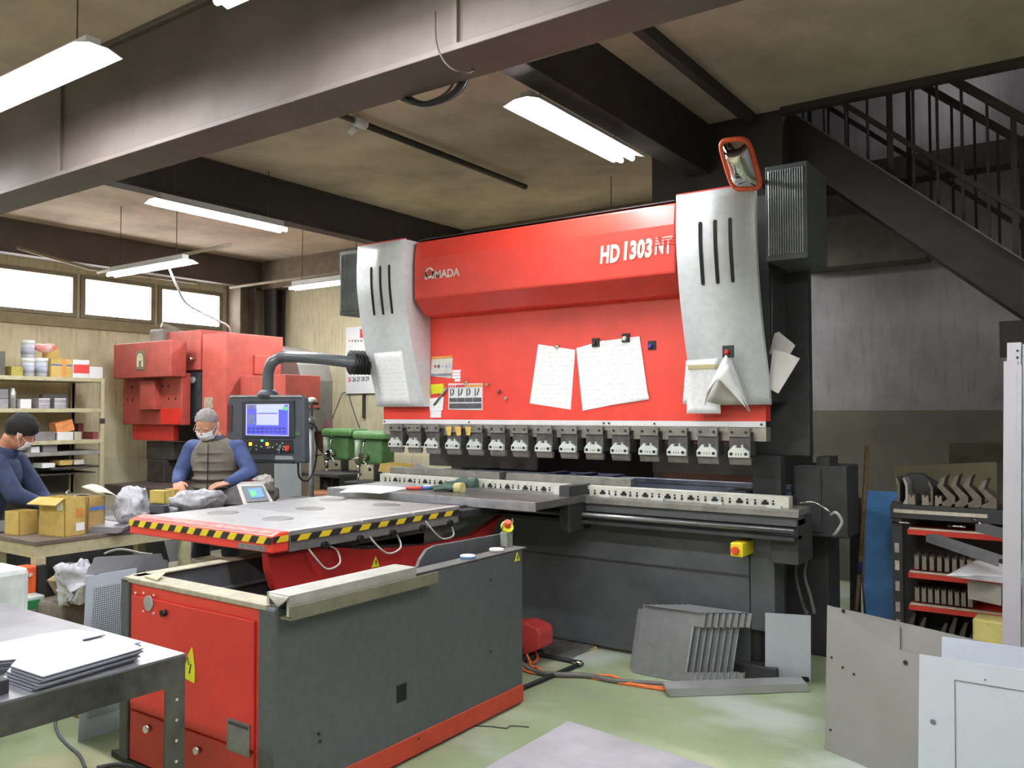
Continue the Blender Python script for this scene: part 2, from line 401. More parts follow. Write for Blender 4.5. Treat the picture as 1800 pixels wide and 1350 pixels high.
make_lamp((-2.38, 2.07, 3.29), 'X', 'fluorescent lamp peeping in at the top edge of the picture', 1.25)
make_lamp((-8.05, 4.92, 3.06), 'X', 'fluorescent lamp hanging in front of the windows', 1.42)
make_lamp((-7.3, 6.72, 3.06), 'X', 'far fluorescent lamp partly hidden behind the silver cover', 1.3)
make_lamp((-3.3, 6.95, 3.1), 'X', 'fluorescent lamp behind the large press, hidden by it', 1.25)
for q_ in ((.15, 2.16), (-2.4, -.7), (.1, -.7), (-4.9, -.7), (-7.2, -.7), (-7.2, 2.16), (1.6, 3.9)):
    make_lamp((q_[0], q_[1], 3.29), 'X', 'fluorescent lamp further back in the workshop', 1.25)
# ================================================================ THE PRESS BRAKE
PX0, PX1, PY = -4.74, -1.63, 4.96
pb = thing('press_brake', 'large red and black press brake with two silver side covers', 'press brake', (-3.18, 5.6, 0))
# ram and upper cover
part('ram_panel', MB().bx(PX0, PX1, PY, PY+.09, 1.515, 2.6), RED, pb, bevel=.002)
prof = [(5.02, 2.30), (4.86, 2.305), (4.74, 2.42), (4.74, 2.72), (4.76, 2.855), (5.3, 2.87), (5.3, 2.30)]
part('upper_cover', MB().prism([(-4.22, y, z) for y, z in prof], (2.12, 0, 0)), RED, pb, bevel=.012)
mb = MB().bx(PX0, PX1, PY-.006, PY, 1.48, 1.515, 0)
for x in (-4.72, -3.86, -2.72, -2.68, -2.35, -1.655): mb.cyl((x, PY-.012, 1.497), (x, PY, 1.497), .007, n=8, m=1)
n = 120
for i in range(n): mb.bx(PX0+.03+i*(PX1-PX0-.06)/n, PX0+.032+i*(PX1-PX0-.06)/n, PY-.0065, PY, 1.48, 1.487+(.004 if i % 10 == 0 else 0), 2)
part('scale_strip', mb, [WHT, INKD, INK], pb, 'white scale strip along the foot of the ram')
part('ram_foot', MB().bx(PX0, PX1, PY+.002, PY+.085, 1.395, 1.48), M('ground_steel', (168, 164, 156), .4, .5, .08, 14), pb, bevel=.002)
part('bounce_stop', MB().bx(-4.2, -2.12, 4.775, 5.3, 2.87, 2.876), BLK2, pb)  # unseen black plate added to keep red bounce off the ceiling
# silver side covers: vertical at the top, sweeping back towards the foot
_k = [(2.87, 4.665), (2.66, 4.655), (2.45, 4.672), (2.1, 4.745), (1.615, 4.885)]
def _cr(z):
    for i in range(4):
        if _k[i][0] >= z >= _k[i+1][0]-1e-9:
            p = [_k[max(i-1, 0)][1], _k[i][1], _k[i+1][1], _k[min(i+2, 4)][1]]; t = (_k[i][0]-z)/(_k[i][0]-_k[i+1][0])
            return .5*((2*p[1])+(p[2]-p[0])*t+(2*p[0]-5*p[1]+4*p[2]-p[3])*t*t+(3*p[1]-p[0]-3*p[2]+p[3])*t**3)
cp = [(2.87-1.255*i/22, _cr(2.87-1.255*i/22)) for i in range(23)]
def cyf(z):
    for (za, ya), (zb, yb) in zip(cp, cp[1:]):
        if za >= z >= zb: return ya+(yb-ya)*(za-z)/(za-zb)
    return cp[-1][1]
for x0, x1 in ((-4.74, -4.245), (-2.06, -1.58)):
    pts = [(x0, y, z) for z, y in cp]+([(x0, 5.25, 1.615), (x0, 5.25, 2.87)] if x0 < -3 else [(x0, y+.035, z) for z, y in cp[::-1]])
    if x0 > -3: part('cover_body', MB().bx(x0+.01, x1-.012, 4.93, 5.25, 1.63, 2.865), BLK2, pb, bevel=.004)
    sc = part('side_cover', MB().prism(pts, (x1-x0, 0, 0)), SIL, pb)
    for pl in sc.data.polygons: pl.use_smooth = abs(pl.normal.y) > .5 and pl.normal.y < 0
    for k in range(3):
        mb = MB(); cx = x0+(x1-x0)*(.32+.19*k); zt, zb = 2.68+.0*k, 2.33
        mb.prism([(cx-.011, cyf(zt+(zb-zt)*i/8)-.003, zt+(zb-zt)*i/8) for i in range(9)]+[(cx-.011, cyf(zt+(zb-zt)*i/8)+.01, zt+(zb-zt)*i/8) for i in range(8, -1, -1)], (.022, 0, 0))
        for zz in (zt, zb): mb.cyl((cx, cyf(zz)-.003, zz), (cx, cyf(zz)+.004, zz), .011, n=12)
        part('cooling_slot', mb, M('slot_black', (20, 20, 22), .8), sc, 'black upright slot')
    part('cover_cap', MB().bx(x0, x1, 4.665, 4.68, 2.871, 2.878), RED, pb, 'thin red edge above the cover')
# louvred electrical cabinets beside the covers
for x0, x1, y0, z0, z1 in ((-5.06, -4.76, 4.78, 2.36, 2.88), (-1.565, -1.33, 4.8, 2.44, 2.99)):
    c = part('louvre_cabinet', MB().bx(x0, x1, y0, y0+.42, z0, z1), M('louvre_grey', (86, 90, 92), .5, .2, .05), pb, bevel=.003)
    mb = MB(); n = 15; wdt = (x1-x0-.03)
    for i in range(n):
        a = x0+.015+wdt*i/n; mb.faces([(a, y0-.004, z0+.03), (a+wdt/n*.55, y0-.012, z0+.03), (a+wdt/n*.55, y0-.012, z1-.03), (a, y0-.004, z1-.03), (a+wdt/n*.55, y0+.001, z0+.03), (a+wdt/n*.55, y0+.001, z1-.03)], [(0, 1, 2, 3), (1, 4, 5, 2)])
    l = part('louvres', mb, M('louvre_fin', (190, 194, 196), .45, .3), c)
# side frames (C-frames) and body
mb = MB()
for x0, x1 in ((-4.68, -4.56), (-1.93, -1.81)):
    pts = [(x0, 5.12, .30), (x0, 5.12, 1.08), (x0, 5.75, 1.08), (x0, 5.75, 1.5), (x0, 5.1, 1.5), (x0, 5.1, 2.8), (x0, 6.6, 2.8), (x0, 6.6, .12), (x0, 5.3, .12)]
    part('side_frame', MB().prism(pts, (x1-x0, 0, 0)), BLK2, pb, bevel=.004)
part('crown', MB().bx(-4.6, -1.62, 5.3, 5.7, 2.3, 2.84), BLK2, pb, bevel=.004)
part('tank_cover', MB().bx(-1.8, -1.46, 5.26, 5.34, 1.3, 2.44), BLK2, pb, bevel=.004)
part('tank_leg', MB().bx(-1.8, -1.62, 5.2, 5.3, .3, 1.3), BLK2, pb, bevel=.004)
# hanging rear guard plates seen through the gap
part('rear_guard', MB().bx(-4.58, -3.52, 5.34, 5.37, 1.13, 1.36), CHAR, pb)
part('rear_guard', MB().bx(-2.55, -1.82, 5.34, 5.37, 1.16, 1.36), CHAR, pb)
part('rear_panel', MB().bx(-4.6, -2.98, 6.3, 6.34, .6, 1.7), M('rear_black', (36, 37, 42), .6), pb)
for b_ in ((-1.82, -1.73, 5.4, 5.46, .98, 1.36), (-2.98, -2.9, 6.26, 6.3, .9, 1.6)): part('rear_post', MB().bx(*b_), M('rear_post_steel', (150, 148, 160), .5, .3), pb)
part('wall_stand_in', MB().bx(-2.9, -1.95, 6.27, 6.29, .85, 1.6), M('stand_in_pink_beige', (196, 172, 162), .8, 0, .05), pb, 'added pinkish beige panel standing in for the lit wall')  # added panel standing in for the wall behind, where little light reaches
# punch holders: fifteen intermediate plates with their silver clamps
HG = M('holder_grey', (132, 130, 126), .42, .5, .1, 16); HD = M('holder_dark', (88, 86, 86), .5, .4, .15, 16)
CL = M('clamp_silver', (214, 220, 218), .4, .35, .04); CLD = M('bolt_dark', (40, 40, 44), .5, .4)
hx = [at(p, 790, Y=4.92).x for p in (699, 731, 763, 800, 838, 877, 917, 959, 1002, 1047, 1093, 1143, 1193, 1246, 1302)]
y = 4.90
for i, x in enumerate(hx):
    w2 = .066
    h = part('punch_holder', MB().bx(x-w2, x+w2, y+.005, y+.1, 1.31, 1.452), HD, pb, bevel=.003)
    mb = MB().bx(x-w2, x+w2, y-.008, y+.03, 1.422, 1.474)
    part('top_block', mb, HG, h, bevel=.002)
    for s_ in (-.043, .043): part('bolt', MB().cyl((x+s_, y-.014, 1.45), (x+s_, y-.006, 1.45), .008, n=10), CLD, h)
    mb = MB(); P = [(-.064, 1.30), (-.064, 1.335), (-.03, 1.372), (-.016, 1.372), (-.016, 1.357), (.016, 1.357), (.016, 1.376), (.026, 1.376), (.026, 1.362), (.064, 1.335), (.064, 1.30)]
    mb.prism([(x+a, y-.02, b) for a, b in P], (0, .024, 0), 0)
    for s_ in (-.045, .045): mb.cyl((x+s_, y-.026, 1.321), (x+s_, y-.019, 1.321), .0095, n=12, m=1)
    for s_ in (-.016, 0, .016): mb.bx(x+s_-.002, x+s_+.002, y-.021, y-.015, 1.312, 1.326, 1)
    part('clamp_plate', mb, [CL, CLD], h, 'silver clamp plate', bevel=.001)
    part('punch', MB().prism([(x-w2, y, 1.30), (x-w2, y+.03, 1.30), (x-w2, y+.03, 1.27), (x-w2, y+.016, 1.255), (x-w2, y+.006, 1.27)], (2*w2, 0, 0)), HG, h)
# bed
part('bed_plate', MB().bx(-4.7, -1.73, 4.93, 5.09, .025, .93), BLK, pb, bevel=.004)
part('bed_seam', MB().bx(-4.7, -1.73, 4.926, 4.932, .585, .60), BLK2, pb)
part('bed_end', MB().bx(-1.725, -1.58, 4.93, 5.12, .28, .93), BLK, pb, bevel=.004)
part('bed_shoulder', MB().bx(-1.58, -1.42, 4.86, 5.15, .70, .96), BLK2, pb, bevel=.004)
part('guide_rail', MB().bx(-4.7, -1.42, 4.78, 4.93, .845, .865), BLK2, pb)
mb = MB().cyl((-4.7, 4.79, .90), (-1.42, 4.79, .90), .018, n=12)
part('guide_bar', mb, M('oiled_bar', (120, 120, 122), .3, .8, .1), pb, 'round steel bar along the bed front')
part('bed_front', MB().bx(-4.7, -1.42, 4.83, 5.0, .92, .985), CHAR, pb, bevel=.003)
DG = M('die_ledge', (140, 138, 134), .45, .5, .12, 12)
part('die_ledge', MB().bx(-4.72, -1.4, 4.815, 5.05, .985, 1.02).bx(-4.72, -1.4, 4.805, 4.815, .975, 1.012), DG, pb, bevel=.002)
mb = MB().bx(-4.68, -1.47, 4.86, 4.93, 1.02, 1.085, 0)
r = random.Random(3); x = -4.62; k = 0
while x < -1.52:
    if k % 3 == 2:
        mb.bx(x-.02, x+.02, 4.854, 4.861, 1.034, 1.050, 1).bx(x-.01, x+.01, 4.854, 4.861, 1.05, 1.062, 1)
    else:
        mb.bx(x-.006, x+.006, 4.855, 4.861, 1.03, 1.046, 1).cyl((x, 4.855, 1.056), (x, 4.861, 1.056), .006, n=8, m=1)
    x += .047+(.012 if k % 3 == 1 else 0); k += 1
part('die_holder', mb, [M('die_holder_pale', (206, 206, 196), .5, .2, .08, 12), CLD], pb, 'pale bored die holder rail', bevel=.001)
for x in (-3.35, -3.05, -2.65, -2.28, -1.9, -1.55): part('ledge_clip', MB().bx(x-.04, x+.04, 4.83, 4.858, 1.02, 1.034), CL, pb)
for x0, x1, zz in ((-4.66, -3.58, 1.135), (-3.52, -2.52, 1.135)):
    part('die_block', MB().bx(x0, x1, 4.95, 5.02, 1.02, zz), DG, pb, bevel=.002)
part('die_bed', MB().bx(-4.66, -1.5, 5.02, 5.12, .985, 1.06), BLK2, pb)
# back gauge beam and blued fingers
GB = M('gauge_blue_steel', (150, 162, 190), .35, .6, .12, 8)
part('gauge_beam', MB().bx(-4.2, -1.62, 5.42, 5.52, 1.02, 1.10).bx(-4.2, -1.62, 5.40, 5.42, 1.075, 1.105), GB, pb, bevel=.002)
for x in (-3.35, -3.12):
    part('gauge_finger', MB().bx(x, x+.28, 5.22, 5.5, 1.105, 1.118).bx(x+.1, x+.16, 5.1, 5.3, 1.118, 1.14), M('gauge_finger_steel', (60, 70, 110), .35, .6), pb)
# feet
for x in (-1.72, -4.5):
    part('foot', MB().cyl((x, 5.04, .09), (x, 5.04, .28), .07).bx(x-.16, x+.16, 4.88, 5.22, .0, .09), BLK2, pb, bevel=.006)
# emergency stop box
e = part('stop_box', MB().bx(-1.775, -1.70, 4.74, 4.93, .735, .815), YEL, pb, 'yellow box with red stop button', bevel=.006)
part('stop_button', MB().cyl((-1.742, 4.74, .772), (-1.742, 4.725, .772), .02).cyl((-1.742, 4.725, .772), (-1.742, 4.718, .772), .024, .02), M('stop_red', (214, 70, 40), .4), e, 'red push button')
part('cable', MB().tube([(-1.45, 5.0, 1.04), (-1.36, 4.98, 1.05), (-1.28, 5.0, 1.0)], .006), CHROME, pb, 'thin bright cable')
part('cable', MB().tube([(-1.28, 5.02, .98), (-1.24, 4.98, 1.0), (-1.21, 4.98, .95), (-1.24, 4.98, .89), (-1.26, 5.0, .87)], .009), M('grey_cable', (150, 150, 150), .5), pb, 'curved grey cable')
# lettering
F = M('lettering_grey', (214, 208, 198), .6); FP = M('lettering_pink', (238, 210, 204), .6)
a = at(1054, 448, Y=4.736)
part('model_lettering', text_bm('HD', .15, (a.x, 4.737, 2.532), offset=.007, sx=.62, shear=.12, spacing=1.08), F, pb, 'grey letters HD')
a2 = at(1090, 444, Y=4.736); part('model_lettering', text_bm('1303', .15, (a2.x+.01, 4.737, 2.54), offset=.008, sx=.66, shear=.12, spacing=1.08), F, pb, 'grey digits 1303')
a3 = at(1153, 436, Y=4.736)
mb = text_bm('NT', .145, (a3.x-.012, 4.737, 2.548), offset=.006, sx=.56, shear=.12, spacing=1.05)
part('model_lettering', mb, FP, pb, 'striped pale letters NT')
mb = MB()
for i in range(4): mb.bx(a3.x-.01, a3.x+.16, 4.733, 4.7345, 2.60+i*.017, 2.606+i*.017)
part('letter_stripes', mb, RED, pb)
# maker's sign: ring-shaped A then small capitals
g = at(747, 486, Y=4.736); mb = text_bm('MADA', .082, (g.x+.092, 4.737, 2.56), offset=.0018, sx=1.0)
c0 = V((g.x+.045, 4.735, 2.607)); n = 20; R1, R2 = .042, .026
for i in range(n):
    a0, a1 = 2*pi*i/n, 2*pi*(i+1)/n
    P = [c0+V((cos(t)*rr, 0, sin(t)*rr)) for t, rr in ((a0, R2), (a0, R1), (a1, R1), (a1, R2))]
    mb.prism(P, (0, -.002, 0))
mb.prism([c0+V((-.045, 0, -.047)), c0+V((-.012, 0, -.047)), c0+V((-.026, 0, .01)), c0+V((-.042, 0, .01))], (0, -.002, 0))
mb.prism([c0+V((.022, 0, -.047)), c0+V((.042, 0, -.047)), c0+V((.042, 0, .01)), c0+V((.026, 0, .01))], (0, -.002, 0))
part('maker_lettering', mb, F, pb, 'white lettering AMADA with arched first letter')

# ---------------------------------------------------------------- things on the front of the press
def printed(n, period=.022):
    nm = 'printed_paper_%s' % ('fine' if n > 18 else 'open')
    if nm in _m: return _m[nm]
    m = M(nm, (235, 236, 238), .8, 0, .02, 10); nt = m.node_tree; N = nt.nodes; L = nt.links
    tc = N.new('ShaderNodeTexCoord'); sp = N.new('ShaderNodeSeparateXYZ'); L.new(tc.outputs['Object'], sp.inputs[0])
    fr = N.new('ShaderNodeMath'); fr.operation = 'PINGPONG'; fr.inputs[1].default_value = .007 if n > 18 else .016; L.new(sp.outputs[2], fr.inputs[0])
    gt = N.new('ShaderNodeMath'); gt.operation = 'LESS_THAN'; gt.inputs[1].default_value = .0022 if n > 18 else .003; L.new(fr.outputs[0], gt.inputs[0])
    nz = N.new('ShaderNodeTexNoise'); mp = N.new('ShaderNodeMapping'); mp.inputs['Scale'].default_value = (30, 3, 22); nz.inputs['Scale'].default_value = 1.2
    L.new(tc.outputs['Object'], mp.inputs[0]); L.new(mp.outputs[0], nz.inputs['Vector'])
    g2 = N.new('ShaderNodeMapRange'); g2.inputs[1].default_value = .47; g2.inputs[2].default_value = .56; L.new(nz.outputs[0], g2.inputs[0])
    mu = N.new('ShaderNodeMath'); mu.operation = 'MULTIPLY'; L.new(gt.outputs[0], mu.inputs[0]); L.new(g2.outputs[0], mu.inputs[1])
    m3 = N.new('ShaderNodeMath'); m3.operation = 'MULTIPLY'; m3.inputs[1].default_value = .45; L.new(mu.outputs[0], m3.inputs[0])
    mx = N.new('ShaderNodeMix'); mx.data_type = 'RGBA'; L.new(m3.outputs[0], mx.inputs[0])
    mx.inputs[6].default_value = (*lin((235, 236, 238)), 1); mx.inputs[7].default_value = (*lin((184, 186, 198)), 1)
    L.new(mx.outputs[2], N['Principled BSDF'].inputs['Base Color']); return m
def sheet_px(name, px, label, cat, mats=PAPER, X=None, Y=None, th=.003, group=None, lines=0, seed=1, Ds=None):
    P = [at(a, b, X=X, Y=Y) if Ds is None else at(a, b, D=Ds[i]) for i, (a, b) in enumerate(px)]
    base = P[0].copy()
    t = thing(name, label, cat, base, group)
    nrm = (P[1]-P[0]).cross(P[-1]-P[0]).normalized()
    if nrm.dot(base-V((0, 0, CAMZ))) > 0: nrm = -nrm
    part('sheet', MB().prism(P, -nrm*th), printed(lines) if lines else mats, t)
    return t
def magnet(px, py, Y, label, col, black=True, s=.028):
    p = at(px, py, Y=Y); t = thing('magnet', label, 'magnet', p, 'magnets on the press')
    if black: part('plate', MB().bx(p.x-s, p.x+s, p.y-.004, p.y+.006, p.z-s*1.05, p.z+s*1.05), M('magnet_black', (30, 30, 34), .6), t, bevel=.002)
    part('knob', MB().cyl((p.x-.006, p.y-.004, p.z-.004), (p.x-.006, p.y-.02, p.z-.004), .017, .013), col, t, bevel=.003)
    return t
YP = PY-.004
sheet_px('drawing_sheet', [(946, 605), (1011, 615), (1003, 720), (931, 709)], 'white drawing sheet on the red panel, leftmost of the three', 'paper', Y=YP, lines=14, seed=1)
sheet_px('drawing_sheet', [(1013, 612), (1062, 598), (1070, 713), (1024, 722)], 'white drawing sheet partly covered, middle of the three on the red panel', 'paper', Y=YP, lines=12, seed=2)
sheet_px('drawing_sheet', [(1054, 600), (1124, 591), (1140, 702), (1068, 713)], 'white drawing sheet under the white magnet, rightmost of the three', 'paper', Y=YP-.004, lines=14, seed=3)
sheet_px('drawing_strip', [(1087, 676), (1132, 668), (1141, 700), (1094, 706)], 'small white slip stuck over the foot of the right drawing sheet', 'paper', Y=YP-.008, lines=3, seed=5)
magnet(981, 608, YP, 'small silver magnet holding the leftmost drawing sheet', CHROME, False)
magnet(1047, 602, YP-.006, 'plain black magnet holding the middle drawing sheet', M('magnet_knob_black', (42, 42, 40), .5))
magnet(1100, 594, YP-.008, 'black magnet with white knob on the right drawing sheet', M('magnet_knob_white', (226, 226, 220), .5))
magnet(1146, 607, YP, 'black magnet with blue knob alone on the red panel', M('magnet_knob_blue', (40, 60, 170), .4))
for k, (a, b, l) in enumerate(((821, 671, 'small silver magnet at the top edge of the warning plate'), (858, 675, 'small silver magnet alone, nearest the warning plate'), (891, 699, 'small silver magnet alone, lowest on the red panel'))):
    magnet(a, b, YP-.003, l, CHROME, False)
magnet(879, 687, YP, 'dull reddish magnet between two small silver ones', M('magnet_dull', (150, 70, 70), .5), False)
# warning plate with pictograms
t = sheet_px('warning_plate', [(788, 674), (848, 674), (848, 721), (788, 720)], 'white warning plate with four hand pictograms and dark text boxes', 'sign', WHT, Y=YP)
P = at(788, 720, Y=YP-.004); Q = at(848, 674, Y=YP-.004); W_, H_ = Q.x-P.x, Q.z-P.z; y = YP-.0035
def rx(mb, u0, u1, v0, v1, m=0, d=.0012): mb.bx(P.x+W_*u0, P.x+W_*u1, y-d, y, P.z+H_*v0, P.z+H_*v1, m)
mb = MB(); rx(mb, .02, .5, .88, .97, 0); rx(mb, .5, .98, .88, .97, 1); rx(mb, .03, .97, .30, .46, 2); rx(mb, .03, .97, .04, .24, 2)
for k in range(4): rx(mb, .06+k*.24, .085+k*.24, .52, .82, 3)
for k in range(4): mb.tube([(P.x+W_*(.12+k*.24), y, P.z+H_*.56), (P.x+W_*(.16+k*.24), y, P.z+H_*.7), (P.x+W_*(.13+k*.24+.04*(k % 2)), y, P.z+H_*.82)], .004, n=6, m=3)
for k in range(3): rx(mb, .06+k*.07, .09+k*.07, .90, .95, 4, .002)
for k in range(3): rx(mb, .26+k*.23, .265+k*.23, .3, .82, 4, .0018)
part('pictograms', mb, [M('sign_red', (206, 60, 80), .5), M('sign_orange', (232, 160, 70), .5), M('sign_dark', (78, 80, 86), .6), INKD, WHT], t)
# upper left notice
t = sheet_px('notice_card', [(759, 627), (796, 629), (793, 665), (757, 661)], 'pale notice card with orange top edge on the red panel', 'card', M('card_grey', (214, 212, 206), .6), Y=YP)
mb = MB(); a = at(758.5, 631, Y=YP-.0035); b = at(795, 631, Y=YP-.0035)
mb.bx(a.x, b.x, YP-.0045, YP-.003, a.z, a.z+.018, 0)
for i, (u, c) in enumerate(((765, 1), (771, 2), (778, 3), (784, 3), (790, 3))):
    q = at(u, 644, Y=YP-.004); mb.cyl((q.x, YP-.003, q.z), (q.x, YP-.0045, q.z), .012 if c < 3 else .009, n=10, m=c)
a = at(757.5, 660, Y=YP-.0035); b = at(793, 660, Y=YP-.0035); mb.bx(a.x, b.x, YP-.0045, YP-.003, a.z-.006, a.z+.012, 4)
part('print', mb, [M('sign_orange2', (228, 160, 70), .5), M('sign_red2', (216, 80, 76), .5), M('sign_dark2', (78, 80, 90), .5), M('sign_blue', (168, 184, 226), .5), M('sign_greyblue', (132, 140, 156), .5)], t)
for k in range(4):
    sheet_px('label_tape', [(795+(k == 3)*4, 650.5+k*5.3), (810 if k == 0 else 809, 650+k*5.3), (809, 654.5+k*5.3), (795+(k == 3)*4, 655+k*5.3)], ['narrow white label tape, top one of four beside the notice card', 'narrow white label tape, second of four beside the notice card', 'narrow white label tape, third of four beside the notice card', 'short white label tape, lowest of four beside the notice card'][k], 'label', PAPER, Y=YP, group='label tapes')
sheet_px('sticky_note', [(757, 676), (779, 674), (781, 691), (758, 693)], 'bright yellow sticky note on the red panel', 'note', M('sticky_yellow', (214, 218, 30), .7), Y=YP)
sheet_px('memo_slip', [(758, 706), (776, 708), (775, 734), (756, 734)], 'white memo slip below the pinned one, left of the warning plate', 'paper', Y=YP, lines=3, seed=9)
sheet_px('memo_slip', [(753, 701), (780, 697), (778, 721), (756, 724)], 'white memo slip under the steel rod', 'paper', Y=YP-.004, lines=3, seed=8)
solo('steel_rod', MB().cyl(at(763, 712, Y=YP-.012), at(786, 681, Y=YP-.012), .009), STEEL, 'thin steel rod stuck slantwise on the red panel', 'rod', at(763, 712, Y=YP-.012))
# paper on left silver cover, follows the sweep
def cov(px0, px1, py, dy=.006):
    return lambda u, v: None
def cover_sheet(name, tl, tr, br, bl, label, off=.006, lines=8, seed=1):
    def f(u, v):
        x = (tl[0]*(1-u)+tr[0]*u)*(1-v)+(bl[0]*(1-u)+br[0]*u)*v
        yy = (tl[1]*(1-u)+tr[1]*u)*(1-v)+(bl[1]*(1-u)+br[1]*u)*v
        Yc = 4.75
        for _ in range(6):
            p = at(x, yy, Y=Yc); Yc = cyf(max(1.615, p.z))-off
        return at(x, yy, Y=Yc)
    b = f(0, 0); t = thing(name, label, 'paper', b)
    part('sheet', MB().surf(f, 6, 8, .002), printed(lines) if lines else PAPER, t)
cover_sheet('parts_list', (657, 621), (706, 617), (722, 711), (673, 711), 'smudged white sheet taped to the left silver cover', lines=10, seed=4)
cover_sheet('table_sheet', (1206, 634), (1262, 630), (1262, 710), (1200, 710), 'white sheet behind the longer one on the right silver cover', .004, 3, 6)
cover_sheet('table_sheet', (1209, 641), (1262, 640), (1267, 727), (1207, 727), 'long white printed table hanging from the right silver cover', .012, 26, 5)
cover_sheet('masking_tape', (1208, 641), (1262, 640), (1261, 648), (1210, 650), 'strip of beige masking tape across the printed table', .016, 0)
bpy.data.objects['masking_tape'].children[0].data.materials[0] = M('masking_tape', (200, 194, 150), .7)
# folded drawing hanging from red magnet: a cone of paper
ap = at(1280, 616, Y=4.72)
BC = [(1238, 713), (1243, 690), (1256, 672), (1270, 667), (1284, 676), (1300, 692), (1318, 722)]
def tent(u, v):
    k = min(5.999, u*6); i = int(k); t = k-i; a, b = BC[i], BC[i+1]
    yy = 4.80-.13*sin(pi*u)**.8
    e = at(a[0]+(b[0]-a[0])*t, a[1]+(b[1]-a[1])*t, Y=yy)
    p = ap.lerp(e, v); p.y -= .03*sin(pi*v)*sin(pi*u); return p
bt = thing('rolled_drawing', 'white drawing folded like a tent under the red magnet', 'paper', ap)
part('sheet', MB().surf(tent, 24, 8, .002), PAPER, bt)
def back(u, v):
    e = at(1240+74*u, 706+6*sin(pi*u), Y=4.81); return ap.lerp(e, v)+V((0, .02, 0))
part('back_fold', MB().surf(back, 8, 6, .002), M('paper_back', (206, 204, 196), .8), bt)
def flap(u, v):
    P0 = at(1262, 664, Y=4.64); P1 = at(1318, 724, Y=4.77); p = P0.lerp(P1, v); q = at(1280+30*v, 640+74*v, Y=4.66+.11*v)
    return p.lerp(q, u)+V((0, -.012*sin(pi*u), 0))
part('flap', MB().surf(flap, 5, 8, .002), PAPER, bt)
magnet(1280, 618, 4.70, 'black magnet with red knob on the right silver cover', M('magnet_knob_red', (186, 28, 28), .4), s=.034)
# loose papers behind the right cover
sheet_px('dangling_paper', [(1361, 586), (1369, 583), (1398, 607), (1383, 632), (1352, 622)], 'grey crumpled paper hanging beside the right silver cover, upper one', 'paper', M('grey_paper', (176, 172, 168), .8, 0, .1), Y=4.93)
sheet_px('dangling_paper', [(1358, 614), (1383, 620), (1406, 630), (1368, 692), (1350, 682)], 'creased white paper hanging beside the right silver cover, lower one', 'paper', M('creased_paper', (200, 198, 194), .8, 0, .07), Y=4.90)
solo('wire', MB().cyl(at(1357, 485, Y=4.95), at(1357, 600, Y=4.95), .003, n=6), STEEL, 'thin vertical wire hanging behind the right silver cover', 'wire', at(1357, 485, Y=4.95))
# yellow tags on the punch holders
for i, a in enumerate((788, 804, 822)):
    sheet_px('masking_tag', [(a-5, 750), (a+6, 750), (a+4+i % 2*2, 765), (a-1, 766)], ['torn yellow tape tag on the punch holders, left one', 'torn yellow tape tag on the punch holders, middle one', 'torn yellow tape tag on the punch holders, right one'][i], 'tape', M('yellow_tape_tag', (214, 178, 90), .7), Y=4.885, group='yellow tape tags')
# convex mirror
def mir():
    tl, tr, br, bl = at(1266, 250, Y=4.40), at(1313, 243, Y=4.40), at(1341, 331, Y=4.56), at(1287, 331, Y=4.56)
    c = (tl+tr+br+bl)/4; t = thing('convex_mirror', 'tilted convex safety mirror with orange rim above the right cover', 'mirror', c)
    U = ((tr-tl)+(br-bl))/4; W = ((bl-tl)+(br-tr))/4; nn = U.cross(W).normalized(); nn = nn if nn.dot(c-V((0, 0, CAMZ))) < 0 else -nn
    def se(a, k=1.):
        e = .42; x = abs(cos(a))**e*(1 if cos(a) >= 0 else -1); y = abs(sin(a))**e*(1 if sin(a) >= 0 else -1)
        return c+U*x*k+W*y*k
    N_ = 48
    mb = MB(); vs = []
    mbm = mb.bm; rings = []
    for k, h in ((1., 0), (.8, .03), (.6, .053), (.4, .068), (.2, .077)):
        rings.append([mbm.verts.new(se(2*pi*i/N_, k)+nn*h) for i in range(N_)])
    top = mbm.verts.new(c+nn*.08); fs = []
    for a, b in zip(rings, rings[1:]): fs += [mbm.faces.new((a[i], a[(i+1) % N_], b[(i+1) % N_], b[i])) for i in range(N_)]
    fs += [mbm.faces.new((rings[-1][i], rings[-1][(i+1) % N_], top)) for i in range(N_)]
    for f_ in fs: f_.smooth = True
    bmesh.ops.recalc_face_normals(mbm, faces=mbm.faces)
    part('mirror_face', mb, M('mirror_glass', (205, 208, 206), .04, 1, .0), t)
    part('rim', MB().tube([se(2*pi*i/N_, 1.03) for i in range(N_+1)], .014, sub=1), M('orange_rim', (216, 84, 44), .5), t, 'orange rim')
    part('back', MB().prism([se(2*pi*i/24) for i in range(24)], -nn*.02), BLK2, t)
    part('stem', MB().cyl(c-nn*.02, (c.x, 4.9, 2.9), .014), BLK2, t)
mir()
# ================================================================ SHEET FOLLOWER UNIT in front of the press
UX0, UX1, UY0, UY1, UH = -3.65, -2.59, 2.12, 3.80, .828
uf = thing('sheet_follower', 'red and charcoal sheet follower unit with hazard-striped table in front of the press', 'machine', (-3.2, 2.9, 0))
part('side_panel', MB().bx(UX1-.1, UX1, UY0, UY1, .09, UH), CHAR, uf, 'charcoal side panel', bevel=.012)
part('side_panel', MB().bx(UX0, UX0+.065, UY0, UY1, .03, UH), CHAR, uf, 'charcoal side panel', bevel=.006)
part('base_rail', MB().bx(UX1-.045, UX1+.004, UY0+.004, UY1, .012, .105), M('brick_red_paint', (196, 66, 44), .5, 0, .08, 8), uf, 'red base rail', bevel=.004)
fp = part('front_panel', MB().bx(UX0+.065, UX1-.1, UY0+.012, UY0+.05, .03, UH-.015), RED, uf, bevel=.004)
part('front_door', MB().bx(UX0+.085, UX1-.12, UY0, UY0+.014, .265, .765), M('door_red', (210, 54, 46), .42, 0, .05, 3), fp, bevel=.005)
